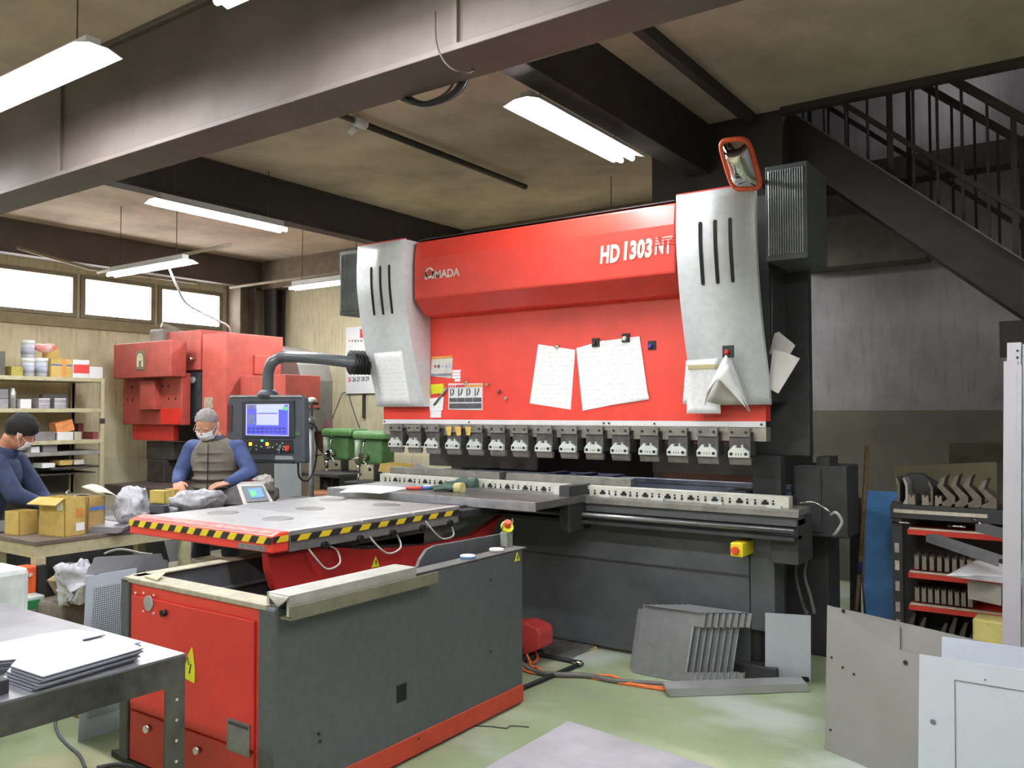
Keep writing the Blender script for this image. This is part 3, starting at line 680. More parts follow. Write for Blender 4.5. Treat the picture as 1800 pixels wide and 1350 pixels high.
part('lower_door', MB().bx(UX0+.085, UX1-.12, UY0+.002, UY0+.014, .05, .255), M('door_red_low', (208, 58, 44), .45, 0, .08, 4), fp, bevel=.005)
y = UY0-.001
def ring(px, py, r, name, mats, parent=fp, dd=.012, label=None):
    p = at(px, py, Y=y); return part(name, MB().cyl((p.x, y, p.z), (p.x, y-dd, p.z), r, n=20), mats, parent, label)
ring(262, 1060, .033, 'round_window', M('window_grey', (170, 170, 174), .3), dd=.006, label='grey round window')
for a, b in ((253, 1042), (271, 1046), (253, 1074), (271, 1078), (239, 1042)): ring(a, b, .005, 'screw', WHT, dd=.005)
ring(291, 1077, .014, 'lock_knob', CLD, dd=.02)
ring(262, 1280, .016, 'lock_knob', CHROME, dd=.02)
ring(350, 1318, .014, 'lock_knob', CHROME, dd=.02)
# warning triangle and rating plate on the door
a = at(334, 1166, Y=y); 
part('warning_label', MB().prism([(a.x-.045, y, a.z-.065), (a.x+.035, y, a.z-.075), (a.x+.035, y, a.z-.02), (a.x+.015, y, a.z+.07), (a.x-.035, y, a.z-.0)], (0, -.003, 0)), YG, fp, 'yellow electric warning label', )
part('warning_mark', MB().tube([(a.x-.028, y-.004, a.z+.0), (a.x-.012, y-.004, a.z+.025), (a.x-.002, y-.004, a.z-.005), (a.x+.012, y-.004, a.z+.0), (a.x+.002, y-.004, a.z-.04)], .003, sub=1, n=6), INKD, fp)
p0, p1 = at(400, 1317, Y=y), at(440, 1274, Y=y)
rp = part('rating_plate', MB().bx(p0.x, p1.x, y-.004, y, p0.z+.0, p1.z+.0), STEEL, fp, 'silver rating plate')
part('plate_heading', MB().bx(p0.x+.01, p1.x-.01, y-.0052, y-.003, p1.z-.022, p1.z-.010), INKD, fp)
# top rims
RIM = M('dusty_rim', (176, 170, 150), .7, 0, .12, 22, bump=.2); RIMD = M('rim_grey', (104, 104, 104), .5, 0, .08)
part('front_rim', MB().bx(UX0+.02, UX1-.05, UY0, UY0+.11, UH-.015, UH+.008), RIM, uf, 'dusty cream top rim', bevel=.004)
part('side_rim', MB().bx(UX1-.085, UX1+.002, UY0+.02, UY1+.03, UH, UH+.008), RIMD, uf, bevel=.003)
part('side_rim', MB().bx(UX0, UX0+.08, UY0+.04, UY1, UH, UH+.008), RIM, uf, bevel=.003)
part('inner_ledge', MB().bx(UX0+.05, UX0+.09, UY0+.12, UY1, .70, .71), GALV, uf)
part('inner_floor', MB().bx(UX0+.05, UX1-.05, UY0+.05, UY1, .28, .30), BLK2, uf)
part('back_panel', MB().bx(UX0+.05, UX1-.05, UY1-.04, UY1, .09, .7), BLK2, uf)
# cut-out, bolts
part('cable_cutout', MB().bx(UX1-.001, UX1+.003, at(697, 1220, X=UX1).y, at(714, 1220, X=UX1).y, at(705, 1233, X=UX1).z, at(705, 1203, X=UX1).z), M('slot_black', (20, 20, 22), .8), uf, 'small black cut-out', bevel=.001)
for a, b in ((862, 1145), (560, 1290), (562, 1303), (862, 1020), (735, 1298)):
    p = at(a, b, X=UX1); part('side_bolt', MB().cyl(p, p+V((.005, 0, 0)), .006, n=8), CLD, uf)
# hump plate and red swing arm
hp = [at(a, b, X=-2.75) for a, b in ((734, 998), (739, 984), (751, 966), (765, 959), (884, 938), (886, 972))]
part('guard_plate', MB().prism(hp, (-.02, 0, 0)), CHAR, uf, 'dark curved guard plate', bevel=.003)
arm = [(470, 958), (474, 1004), (484, 1036), (505, 1056), (600, 1060), (735, 1030), (860, 945), (884, 905), (860, 922), (830, 942), (743, 959), (650, 966), (560, 960), (500, 952)]
part('swing_arm', MB().prism([at(a, b, X=-3.27) for a, b in arm], (-.05, 0, 0)), M('arm_red', (178, 46, 42), .35, 0, .07, 5), uf, 'red swing arm plate', bevel=.004)
part('arm_beam', MB().prism([at(a, b, X=-3.3) for a, b in ((520, 965), (600, 961), (740, 957), (862, 908), (850, 893), (740, 925), (600, 950), (520, 952))], (-.1, 0, 0)), M('arm_grey', (112, 110, 104), .5, .2, .1), uf, bevel=.004)
part('drive_housing', MB().bx(-3.9, -3.3, 2.95, 3.8, .3, .86), BLK2, uf)
# warning triangles
for (a, b, X_, s_) in ((660, 987, -3.267, .03), (909, 978, UX1+.003, .024)):
    p = at(a, b, X=X_); part('warning_triangle', MB().prism([p+V((0, -s_, -s_)), p+V((0, s_, -s_)), p+V((0, 0, s_))], (.003, 0, 0)), YG, uf, 'yellow warning triangle')
    part('warning_mark', MB().bx(X_+.0031, X_+.005, p.y-.004, p.y+.004, p.z-.015, p.z+.008), INKD, uf)
# stop post
p = at(892, 965, X=-2.68)
sp_ = part('stop_post', MB().prism([(p.x-.03, p.y-.022, UH+.008), (p.x-.03, p.y+.03, UH+.008), (p.x-.03, p.y+.03, UH+.11), (p.x-.03, p.y-.03, UH+.085)], (.045, 0, 0)), M('post_grey', (146, 150, 140), .5), uf, bevel=.003)
c_ = V((p.x-.005, p.y, UH+.112))
part('stop_ring', MB().cyl(c_, c_+V((.008, -.004, .008)), .036, n=20), YG, sp_, 'yellow ring')
part('stop_button', MB().cyl(c_+V((.004, 0, .006)), c_+V((.016, -.01, .035)), .02), M('stop_red', (214, 70, 40), .4), sp_, 'red stop button')
part('stop_guard', MB().tube([c_+V((.01, -.042, .03)), c_+V((0, -.038, 0)), c_+V((-.02, 0, -.01)), c_+V((0, .038, 0)), c_+V((.01, .044, .03)), c_+V((.012, .036, .045))], .005), CHROME, sp_)
# the table: three rows of tiles with round cut-outs
TZ = 1.0; TX0, TX1 = -4.42, -3.23
HZ = stripes('hazard_front', (228, 200, 40), (42, 40, 40), .112, (1, 0, -.8)); HZ2 = stripes('hazard_side', (228, 200, 40), (42, 40, 40), .14, (0, 1, -.9))
TILE = M('ball_table_grey', (150, 150, 150), .42, .25, .08, 9)
tb = part('bumper', MB().prism([(TX0-.01, 2.62, .905), (TX0-.01, 2.62, .985), (TX0-.01, 2.67, 1.002), (TX0-.01, 2.72, 1.002), (TX0-.01, 2.72, .905)], (TX1-TX0+.02, 0, 0)), RED, uf, 'red front bumper', bevel=.008)
part('dusty_wear', MB().prism([(TX0+.03, 2.64, .9935), (TX1-.03, 2.64, .9935), (TX1-.03, 2.67, 1.0045), (TX0+.03, 2.67, 1.0045)], (0, 0, -.001)), M('worn_pink', (214, 150, 146), .6, 0, .1, 20, rgb2=(196, 90, 84)), tb, 'worn whitish top edge')
part('hazard_tape', MB().bx(TX0-.008, TX1+.006, 2.617, 2.62, .948, .982), HZ, tb, 'black and yellow hazard tape')
part('hazard_tape', MB().bx(TX1+.01, TX1+.013, 2.622, 2.715, .955, .985), HZ2, tb, 'black and yellow hazard tape')
part('maker_plate', MB().bx(-3.47, -3.27, 2.616, 2.621, .912, .938), M('plate_grey', (150, 150, 150), .4, .5, .2, 60), tb, 'small silver plate')
part('table_frame', MB().bx(TX0+.03, TX1-.03, 2.73, 4.06, .90, .965), M('frame_charcoal', (70, 70, 70), .5, .2), uf, bevel=.003)
part('side_skirt', MB().bx(TX1-.03, TX1, 2.73, 4.04, .90, .975), M('skirt_grey', (126, 124, 122), .5, .3, .1), uf)
part('hazard_tape', MB().bx(TX1, TX1+.004, 2.74, 4.04, .948, .976), HZ2, uf, 'black and yellow hazard tape')
holes = {0: [(-4.16, 3.03), (-3.68, 3.03)], 1: [(-3.9, 3.45)], 2: [(-4.16, 3.88), (-3.66, 3.86)]}
rows = [(2.73, 3.215), (3.225, 3.63), (3.64, 4.06)]
ridge = M('pale_tile_edge', (196, 194, 194), .5, 0, .08)
for k, (y0, y1) in enumerate(rows):
    t_ = part('table_tile', MB().prism([(TX0+.005, y0, .975), (TX0+.005, y0, TZ-.004), (TX0+.005, y1, TZ-.004), (TX0+.005, y1, .975)], (TX1-TX0-.01, 0, 0)), TILE, uf, bevel=.005)
    part('tile_edge', MB().prism([(TX1-.05, y0+.005, TZ-.0045), (TX1-.004, y0+.005, TZ-.0045), (TX1-.004, y1-.02, TZ-.0045), (TX1-.03, y1-.005, TZ-.0045), (TX1-.05, y1-.005, TZ-.0045)], (0, 0, .0035)), ridge, t_, 'pale worn tile edge')
    for hx_, hy_ in holes[k]:
        part('round_cutout', MB().cyl((hx_, hy_, TZ-.006), (hx_, hy_, TZ-.0025), .085, n=32), M('cutout_dark', (112, 106, 104), .5, .3, .12, 5), t_, 'round dark cut-out')
        mb = MB(); mb.tube([(hx_+.086*cos(2*pi*i/32), hy_+.086*sin(2*pi*i/32), TZ-.003) for i in range(33)], .003, sub=1, n=6); part('cutout_lip', mb, STEEL, t_)
# hoses below the right edge
for (a, b) in (((535, 955), (590, 965)), ((642, 932), (697, 940)), ((740, 905), (790, 920))):
    q0 = at(a[0], a[1], X=TX1-.02); q1 = at(b[0], b[1], X=TX1-.02)
    part('hose', MB().tube([q0, q0+V((.03, .04, -.07)), (q0+q1)/2+V((.05, 0, -.11)), q1+V((.03, .0, -.07)), q1+V((0, .01, -.01)), q1+V((0, -.04, .02))], .0055), M('clear_hose', (190, 188, 178), .35), uf, 'pale air hose')
    part('fitting', MB().cyl(q1+V((-.02, -.05, .02)), q1+V((-.02, .03, .02)), .016), CLD, uf)
for yy in (2.95, 3.2, 3.45, 3.7, 3.95): part('roller_bracket', MB().cyl((TX1+.0, yy, .905), (TX1+.018, yy, .905), .02), CLD, uf)

# things on and in the unit
def chan(name, a, b, w_, h_, m, label, cat, t_=.004, up=V((0, 0, 1)), group=None, ends=None):
    """U-channel from a to b (open side down)"""
    a, b = V(a), V(b); ax = (b-a).normalized(); sd = ax.cross(up).normalized(); u2 = sd.cross(ax)
    P = [(-w_/2, 0), (-w_/2, h_), (w_/2, h_), (w_/2, 0), (w_/2-t_, 0), (w_/2-t_, h_-t_), (-w_/2+t_, h_-t_), (-w_/2+t_, 0)]
    return solo(name, MB().prism([a+sd*x+u2*y for x, y in P], b-a), m, label, cat, a, group)
c0 = at(490, 1066, Z=UH+.012); c1 = at(676, 1021, Z=UH+.012)
t = thing('angle_profile', 'long bent sheet metal profile overhanging the right edge of the follower unit', 'profile', (UX1, 2.2, UH+.01))
P = [(-.07, .0), (-.07, .03), (.0, .045), (.035, .045), (.035, -.04), (.02, -.04), (.02, .032), (-.055, .018), (-.055, .0)]
part('profile_body', MB().prism([(UX1+x-.0, 2.14, UH+.008+z) for x, z in [(-.07, .0), (-.07, .045), (.06, .045), (.06, -.035), (.045, -.035), (.045, .034), (-.055, .034), (-.055, .0)]], (0, .72, 0)), M('profile_pale', (190, 190, 182), .45, .3, .08, 12), t)
part('lower_lip', MB().bx(UX1+.008, UX1+.072, 2.14, 3.0, UH-.04, UH-.032).bx(UX1+.068, UX1+.074, 2.14, 3.0, UH-.035, UH+.012), M('profile_olive', (136, 132, 112), .5, .3), t)
def tear(u, v): return V((UX1-.045+.11*u, 2.132-.004*v, UH+.052-.04*v*(1-abs(2*u-1))**.7-.004*v))
part('torn_film', MB().surf(tear, 12, 3, .002), M('film', (214, 212, 204), .5), t, 'torn white film on the end')
for k, (a, c, lb) in enumerate((((405, 1034), (486, 1052), 'front'), ((415, 1020), (480, 1040), 'rear'))):
    q0, q1 = at(a[0], a[1], Z=.62), at(c[0], c[1], Z=.62)
    s_ = solo('steel_strip', MB().box((q0+q1)/2, ((q1-q0).length, .07, .02), rz=math.atan2(q1.y-q0.y, q1.x-q0.x)), GALV, 'grey metal strip resting inside the follower unit, %s one' % lb, 'strip', (q0+q1)/2, 'strips in the unit')
def tape(px, py, lab, col):
    p = at(px, py, X=UX1-.04); p = V((p.x, p.y, UH+.008)); t = thing('tape_roll', lab, 'tape roll', p, 'tape rolls')
    mb = MB(); mb.lathe([(.018, 0), (.038, 0), (.038, .018), (.018, .018)], p, n=24); part('core', mb, PAPER, t)
    part('tape', MB().lathe([(.0385, .003), (.0395, .003), (.0395, .015), (.0385, .015)], p, n=24), col, t)
    return t
tape(822, 987, 'roll of tape with blue side, nearer one on the follower unit rim', M('tape_blue', (110, 150, 206), .5))
tape(873, 976, 'roll of pale tape with whitish side, nearer the stop post', M('tape_pale', (196, 192, 186), .5))
q = MB(); 
for i in range(3): q.prism([(UX0+.22+.05*i, 2.16+.01*i, UH+.012+.0), (UX0+.32+.05*i, 2.15, UH+.012), (UX0+.30+.05*i, 2.2, UH+.03-.01*i)], (0, 0, .004))
solo('paper_scrap', MB().prism([(UX0+.12, 2.16, UH+.01), (UX0+.25, 2.14, UH+.01), (UX0+.22, 2.2, UH+.03), (UX0+.15, 2.21, UH+.012)], (0, 0, .006)), M('scrap', (206, 196, 160), .8), 'torn scrap of paper on the front rim of the follower unit', 'scrap', (UX0+.15, 2.16, UH+.01))
# ---------------------------------------------------------------- support table of the press with things on it
st = thing('support_table', 'steel support table between the follower unit and the press bed', 'table', (-3.5, 4.5, .98))
SP = M('support_plate', (124, 122, 120), .38, .6, .14, 10); SE = M('support_edge', (176, 178, 186), .35, .6, .1, 14)
part('plate', MB().bx(-4.02, -2.78, 4.22, 4.86, 1.015, 1.03), SP, st, bevel=.002)
part('front_edge', MB().bx(-4.02, -2.78, 4.212, 4.222, .975, 1.032), SE, st, 'bright front edge', bevel=.001)
part('end_edge', MB().bx(-2.785, -2.775, 4.222, 4.8, .985, 1.03), SP, st)
part('side_plate', MB().bx(-4.62, -4.03, 4.26, 4.8, 1.01, 1.026).bx(-4.62, -4.03, 4.252, 4.262, .965, 1.026), SE, st)
part('bracket', MB().bx(-2.87, -2.79, 4.62, 4.9, .80, 1.1), BLK2, st, bevel=.01)
part('bracket', MB().bx(-4.4, -4.32, 4.5, 4.86, .84, 1.01), BLK2, st, bevel=.004)
part('tab', MB().bx(-2.97, -2.89, 4.72, 4.80, 1.03, 1.075), CL, st)
part('arm', MB().bx(-3.75, -3.2, 4.05, 4.6, .93, .97), BLK2, st)
part('slide', MB().bx(-3.6, -3.3, 3.95, 4.3, .965, .985), STEELD, st)
def pp(u, v):
    a = at(596, 866, Z=1.034).lerp(at(668, 868, Z=1.034), u); b = at(624, 855, Z=1.034).lerp(at(722, 856, Z=1.034), u)
    p = a.lerp(b, v); p.z += .006*sin(3*u+2*v)+.03*max(0, v-.7)*sin(pi*u); return p
solo('drawing_sheet', MB().surf(pp, 8, 6, .002), PAPER, 'large white sheet of paper lying on the left end of the support table', 'paper', at(640, 862, Z=1.03))
a = at(714, 858, Z=1.042); b = at(742, 858, Z=1.042); c = at(760, 857, Z=1.042)
t = thing('marker_pen', 'red and blue marker pen on the support table', 'pen', a)
part('barrel', MB().cyl(a, b, .011), M('pen_red', (206, 60, 46), .4), t); part('cap', MB().cyl(b, c, .012), M('pen_blue', (70, 110, 210), .4), t, 'blue cap')
a = at(745, 855, Z=1.043); solo('paint_pen', MB().cyl(a, a+V((.08, .03, 0)), .01), WHT, 'white cap of a pen behind the marker', 'pen', a)
def glove(px, py, label, col, seed, s=(.09, .05, .022), cuff=None):
    p = at(px, py, Z=1.045); t = thing('work_glove', label, 'glove', p, 'work gloves')
    mb = MB(); mb.sph(p+V((0, 0, .012)), s, n=14); mb.crumple(.014, 14, seed); part('palm', mb, col, t)
    for k in range(4):
        b0 = p+V((-.06, -.03+.02*k, .008)); part('finger', MB().tube([b0, b0+V((-.05, -.01+.008*k, .004)), b0+V((-.085, -.012+.01*k, -.004))], lambda q: .013*(1-.25*q), n=8), col, t)
    part('thumb', MB().tube([p+V((-.02, -.04, .01)), p+V((-.05, -.075, .004)), p+V((-.07, -.08, 0))], .012), col, t)
    part('cuff', MB().tube([p+V((.05, 0, .012)), p+V((.11, .01, .012))], lambda q: .034+.006*q, n=12), cuff or col, t)
GG = M('glove_green', (74, 96, 88), .85, 0, .15, 25)
glove(790, 860, 'green work glove lying flat on the support table', GG, 3, cuff=M('glove_cuff', (196, 190, 130), .8))
glove(815, 852, 'green work glove bunched up behind the flat one', GG, 9, (.07, .05, .04))
# tray box of drawings behind the die rail on the left
t = thing('carton', 'open brown carton behind the left end of the die rail', 'carton', at(700, 828, Z=1.03))
for pts in (((665, 829), (668, 815), (690, 812), (692, 829)), ((690, 828), (688, 812), (727, 815), (729, 828))):
    part('flap', MB().prism([at(a, b, Y=5.14) for a, b in pts], (0, .006, 0)), CARD, t)
part('side', MB().bx(-4.54, -4.3, 5.14, 5.3, 1.06, 1.10), CARD, t)
solo('plastic_sheet', MB().prism([at(a, b, Y=5.13) for a, b in ((727, 815), (733, 814), (760, 827), (757, 830), (730, 829))], (0, .01, 0)), M('clear_film', (206, 208, 212), .25, 0, .1, 30), 'folded clear plastic sheet beside the brown carton', 'plastic sheet', at(740, 826, Y=5.13))

# ---------------------------------------------------------------- operator pendant on its arm
pn = thing('control_pendant', 'dark control pendant with lit blue screen hanging from a bent tube arm', 'control panel', (-5.45, 4.45, 1.2))
PC = M('pendant_grey', (70, 76, 86), .45, 0, .04, 20); PCD = M('pendant_dark', (46, 50, 58), .5)
YN = 4.45
def pxp(px, dd, Y=YN): return MB().prism([at(a, b, Y=Y) for a, b in px], (0, dd, 0))
part('housing', pxp([(399, 712), (401, 702), (407, 696), (528, 695), (533, 700), (535, 814), (420, 816), (404, 800), (399, 760)], .06), PC, pn, bevel=.012)
part('top_edge', pxp([(402, 699), (408, 694.5), (528, 694.5), (533, 699), (530, 698), (408, 698)], -.012), M('pendant_edge', (150, 152, 154), .4), pn, 'pale top edge')
part('handle', pxp([(401, 712), (409, 712), (408, 758), (401, 758)], -.006), M('handle_maroon', (84, 44, 44), .5), pn, 'dark red handle recess')
bz = part('bezel', pxp([(426, 705), (518, 704), (519, 770), (427, 771)], -.01), PCD, pn, bevel=.003)
Ys = YN-.0125
UI = [M('screen_blue', (84, 90, 214), .3, emit=.42, amt=.02), M('screen_light', (176, 184, 240), .3, emit=.42, amt=.02), M('screen_frame', (184, 184, 236), .3, emit=.4, amt=.02), M('screen_grey', (110, 120, 160), .3, emit=.3), M('screen_green', (110, 200, 130), .3, emit=.4), M('screen_dark', (70, 72, 170), .3, emit=.35)]
mb = MB()
def r4(x0, y0, x1, y1, m, d): 
    a, b = at(x0, y1, Y=Ys), at(x1, y0, Y=Ys); mb.bx(a.x, b.x, Ys-d, Ys, a.z, b.z, m)
r4(432, 710, 508, 765, 2, .0005); r4(434, 711.5, 506.5, 763.5, 0, .001); r4(451, 711.5, 500, 720, 1, .0016); r4(434, 711.5, 452, 719, 3, .0014); r4(497, 715, 506, 721, 4, .002)
r4(451, 719, 490, 747, 1, .0018); r4(452, 726, 488, 727.5, 5, .0024); r4(452, 728, 488, 733, 2, .0022); r4(436, 728, 448, 745, 3, .0014)
for i in range(9):
    for k in range(2): r4(435+i*7.7, 751+k*6, 441+i*7.7, 755+k*6, 5, .0014)
scn = part('screen', mb, UI, bz, 'lit blue screen with pale dialog')
kp = part('key_panel', pxp([(427, 774), (515, 773), (516, 797), (428, 798)], -.006), M('key_black', (38, 38, 42), .5), pn)
def kb(px, py, r, col, name='button', dd=.012, label=None):
    p = at(px, py, Y=YN-.006); part(name, MB().cyl((p.x, YN-.006, p.z), (p.x, YN-.006-dd, p.z), r, n=12), col, kp, label)
AMB = M('amber_lamp', (255, 190, 60), .4, emit=1.6); GRL = M('green_lamp', (60, 230, 160), .4, emit=2.)
def sqb(px, py, w_, col, lab=None):
    p = at(px, py, Y=YN-.006); part('button', MB().bx(p.x-w_, p.x+w_, YN-.016, YN-.006, p.z-w_, p.z+w_), col, kp, lab)
sqb(441, 780.5, .013, AMB, 'lit amber button'); sqb(470.5, 780.5, .013, AMB, 'lit amber button'); kb(461.5, 774.5, .008, GRL, label='green indicator lamp')
sqb(431, 781, .009, WHT); sqb(441, 790, .012, CHAR)
for a, b in ((451, 783), (451, 790), (460, 785), (497, 779), (499, 785), (487, 781), (493, 783), (488, 790), (498, 790), (480, 786), (471, 787), (475, 786)): kb(a, b, .005, WHT, 'key', .006)
part('key_switch', MB().cyl(at(492, 786, Y=YN-.006), at(492, 786, Y=YN-.03), .014).cyl(at(491, 786, Y=YN-.02), at(490, 797, Y=YN-.03), .004), CHROME, kp, 'selector key')
kb(507, 788, .022, M('stop_red', (214, 70, 40), .4), 'stop_button', .022, 'red stop button')
part('round_pad', MB().cyl(at(406.5, 791, Y=YN), at(406.5, 791, Y=YN)+V((0, -.02, 0)), .046, n=24), M('pad_pinkgrey', (176, 164, 168), .5), pn, 'pale round pad')
part('label_strip', pxp([(484, 803), (487, 801), (514, 802), (517, 808), (485, 808)], -.005), M('label_grey', (160, 160, 162), .5), pn)
part('port_cover', pxp([(519, 759), (529, 758), (529, 766), (519, 766)], -.005), M('port_green', (62, 100, 78), .5), pn, 'green port cover')
part('lower_lip', pxp([(450, 806), (518, 811), (518, 815), (452, 813)], -.02), PCD, pn)
tc0 = at(471, 695, Y=YN+.03); tr_ = .052
pts = [tc0, at(471, 672, Y=YN+.03), at(472, 655, Y=YN+.03), at(478, 638, Y=YN+.03), at(492, 629, Y=YN+.07), at(510, 627, Y=YN+.08), at(560, 630, Y=YN+.13), at(612, 636, Y=YN+.2), at(632, 637, Y=4.75)]
part('arm_tube', MB().tube(pts, .046, n=20), M('tube_grey', (84, 88, 92), .3, .1, .05, 20), pn, 'thick bent grey tube')
part('collar', MB().lathe([(.085, -.01), (.085, .01), (.07, .03), (.055, .045)], tc0, n=24), PC, pn)
g0, g1 = at(614, 637, Y=4.68), at(652, 638, Y=4.86)
mb = MB()
for i in range(6):
    a = g0.lerp(g1, i/6); b = g0.lerp(g1, (i+.45)/6); c = g0.lerp(g1, (i+1)/6)
    mb.cyl(a, b, .07, .098, n=20, cap=False).cyl(b, c, .098, .07, n=20, cap=False)
mb.cyl(g0, g1, .068, n=20)
part('rubber_bellows', mb, RUB, pn, 'black ribbed rubber bellows')
# ================================================================ FLOOR AND RIGHT SIDE
# foot pedal, plates, cables
p = at(915, 1130, Z=.0)
t = thing('foot_pedal', 'red foot pedal box standing on steel plate beside the follower unit', 'pedal', (-3.2, 4.55, .02))
pc = [(-3.36, .02), (-3.36, .2), (-3.30, .235), (-3.12, .235), (-3.08, .2), (-3.08, .12), (-3.12, .04), (-3.2, .02)]
q0 = at(925, 1085, D=5.25)
RX = q0.x; RY = q0.y
part('hood', MB().prism([(RX-.16, RY, .04), (RX-.16, RY, .23), (RX-.02, RY, .255), (RX+.08, RY+.0, .235), (RX+.10, RY, .2), (RX+.10, RY, .11), (RX+.0, RY, .06), (RX-.04, RY, .04)], (0, .16, 0)), M('pedal_red', (198, 66, 62), .5, 0, .08), t, bevel=.012)
part('pedal', MB().bx(RX-.14, RX-.02, RY-.02, RY+.1, .06, .1), BLK2, t)
part('base', MB().bx(RX-.17, RX+.02, RY-.02, RY+.18, .025, .05), BLK2, t, bevel=.004)
solo('floor_plate', MB().prism([at(a, b, Z=.02) for a, b in ((900, 1142), (990, 1158), (1052, 1132), (960, 1115))], (0, 0, -.018)), M('checker_plate', (132, 130, 126), .4, .6, .15, 18), 'grey steel plate lying on the floor under the red pedal', 'plate', at(960, 1140, Z=0))
t = thing('floor_frame', 'black square bar frame lying on the floor beside the steel plate', 'frame', at(980, 1170, Z=0))
part('cross_bar', MB().tube([at(940, 1150, Z=.012), at(1023, 1166, Z=.012)], .016, n=4, sub=1), RUB, t); part('long_bar', MB().tube([at(1023, 1166, Z=.012), at(905, 1215, Z=.012)], .016, n=4, sub=1), RUB, t)
part('end_cap', MB().cyl(at(1008, 1163, Z=.03), at(1022, 1166, Z=.03), .01), CHROME, t)
solo('paper_scrap', MB().prism([at(a, b, Z=.012) for a, b in ((1028, 1137), (1034, 1141), (1050, 1138), (1048, 1133), (1034, 1133))], (0, 0, -.01)), M('wood_scrap', (206, 186, 140), .8), 'small piece of pale wood on the floor in front of the press bed', 'scrap', at(1040, 1138, Z=0))
def cable(pts, r, m, label, z=None, name='floor_cable'):
    P = [at(a, b, Z=z or r) for a, b in pts]; return solo(name, MB().tube(P, r), m, label, 'cable', P[0])
ORA = M('orange_cable_sheath', (232, 118, 56), .5)
cable([(916, 1168), (925, 1180), (960, 1186), (1000, 1189), (1030, 1190), (1080, 1199), (1170, 1213)], .008, ORA, 'orange cable nearest the camera, running to the metal channel')
cable([(912, 1165), (945, 1174), (960, 1182), (1030, 1187), (1075, 1188), (1110, 1202), (1170, 1209)], .008, ORA, 'orange cable bulging behind the grey one on the floor', .014)
cable([(912, 1160), (935, 1178), (970, 1185), (1035, 1188), (1085, 1197), (1175, 1203)], .016, M('thick_grey_cable', (104, 100, 96), .5), 'thick dark grey cable between the orange ones')
solo('coiled_cable', MB().tube([V((q.x, q.y, q.z)) for q in (at(924, 1128, Z=.1), at(926, 1150, Z=.06), at(935, 1165, Z=.02), at(945, 1158, Z=.03), at(940, 1145, Z=.06), at(928, 1152, Z=.04), at(934, 1170, Z=.02), at(942, 1172, Z=.02))], .008), ORA, 'orange cable looping down from the red foot pedal', 'cable', at(924, 1150, Z=0))
cable([(822, 1270), (840, 1276), (862, 1277), (890, 1280), (898, 1276), (930, 1278)], .003, M('crack_dark', (60, 62, 56), .9), 'thin dark wire lying on the floor before the follower unit')
cable([(113, 1250), (98, 1268), (103, 1290), (118, 1308), (140, 1328), (150, 1350)], .007, M('grey_cord', (96, 96, 112), .6), 'grey cord curling on the floor below the left table')
cable([(170, 1350), (205, 1344), (245, 1349)], .01, M('dark_cord', (60, 62, 66), .6), 'dark cord at the foot of the left table leg')
solo('floor_pad', MB().prism([at(a, b, Z=.03) for a, b in ((195, 1318), (232, 1312), (292, 1342), (300, 1352), (258, 1352))], (0, 0, -.03)), BLK2, 'dark steel levelling plate under the corner of the follower unit', 'plate', at(215, 1325, Z=0), bevel=.004)
# bent sheet metal panels beside the press foot
def bent_panel(x, y, k, label):
    t = thing('bent_sheet', label, 'panel', (x, y, 0), 'bent sheet metal panels by the press foot')
    W_, H_ = .40, .40; L = .055*1  # lean: top further right/back
    def q(u, v, d=0): return V((x+W_*u+.045*v, y+.06*v+d, H_*v+.003))
    body = [q(0, 0), q(.80, -.0), q(.80, .22), q(.72, .22), q(.72, .86), q(1.0, .88), q(1.0, 1), q(0, 1)]
    body = [q(0, 0), q(.98, 0), q(.98, .16), q(.82, .16), q(.82, .80), q(1.0, .80), q(1.0, 1), q(0, 1)]
    part('face', MB().prism(body, (0, .003, 0)), GALV, t)
    part('top_flange', MB().prism([q(.02, 1), q(.95, 1), q(.95, 1)+V((0, -.025, .004)), q(.02, 1)+V((0, -.025, .004))], (0, 0, .003)), GALV, t)
    part('left_flange', MB().prism([q(0, .04), q(0, .93), q(0, .93)+V((-.035, .012, 0)), q(0, .04)+V((-.03, .012, 0))], (.003, .003, 0)), GALV, t)
    part('inner_flange', MB().prism([q(.82, .16), q(.82, .80), q(.82, .80)+V((.012, -.012, 0)), q(.82, .16)+V((.012, -.012, 0))], (.003, 0, 0)), M('flange_bright', (196, 200, 204), .4, .5), t)
    part('foot_flange', MB().prism([q(.98, 0), q(.98, .16), q(.98, .16)+V((.008, .03, 0)), q(.98, 0)+V((.008, .03, 0))], (.003, 0, 0)), M('flange_bright', (196, 200, 204), .4, .5), t)
    return t
names = ['foremost bent grey panel, its whole notched face towards the camera']+['%s bent grey panel behind the foremost one, only its edge showing' % o for o in ('second', 'third', 'fourth', 'fifth', 'sixth', 'seventh', 'eighth')]
b0 = at(1112, 1183, Z=0)
for k in range(8): bent_panel(b0.x+.031*k, b0.y+.022*k, k, names[k])
solo('bent_offcut', MB().prism([at(a, b, D=5.28) for a, b in ((1238, 1058), (1288, 1066), (1300, 1075), (1310, 1080), (1306, 1099), (1290, 1099), (1286, 1085), (1238, 1075))], V((0, .02, 0))), GALV, 'grey panel with bright folded corner at the back of the bent panels', 'panel', at(1240, 1065, D=5.28))
t = thing('leaning_plate', 'small pale rectangular plate standing beside the press foot', 'plate', at(1345, 1190, Z=0))
part('plate', MB().prism([at(1345, 1195, D=4.90), at(1402, 1197, D=4.86), at(1405, 1189, D=4.855), at(1421, 1190, D=4.845), at(1425, 1201, D=4.84), at(1425, 1082, D=4.78), at(1345, 1077, D=4.84)], (0, .004, 0)), M('plate_pale_blue', (186, 192, 202), .5, .2, .03), t)
part('foot_offcut', MB().sph(at(1414, 1192, D=4.92), (.035, .03, .025)), RUB, t)
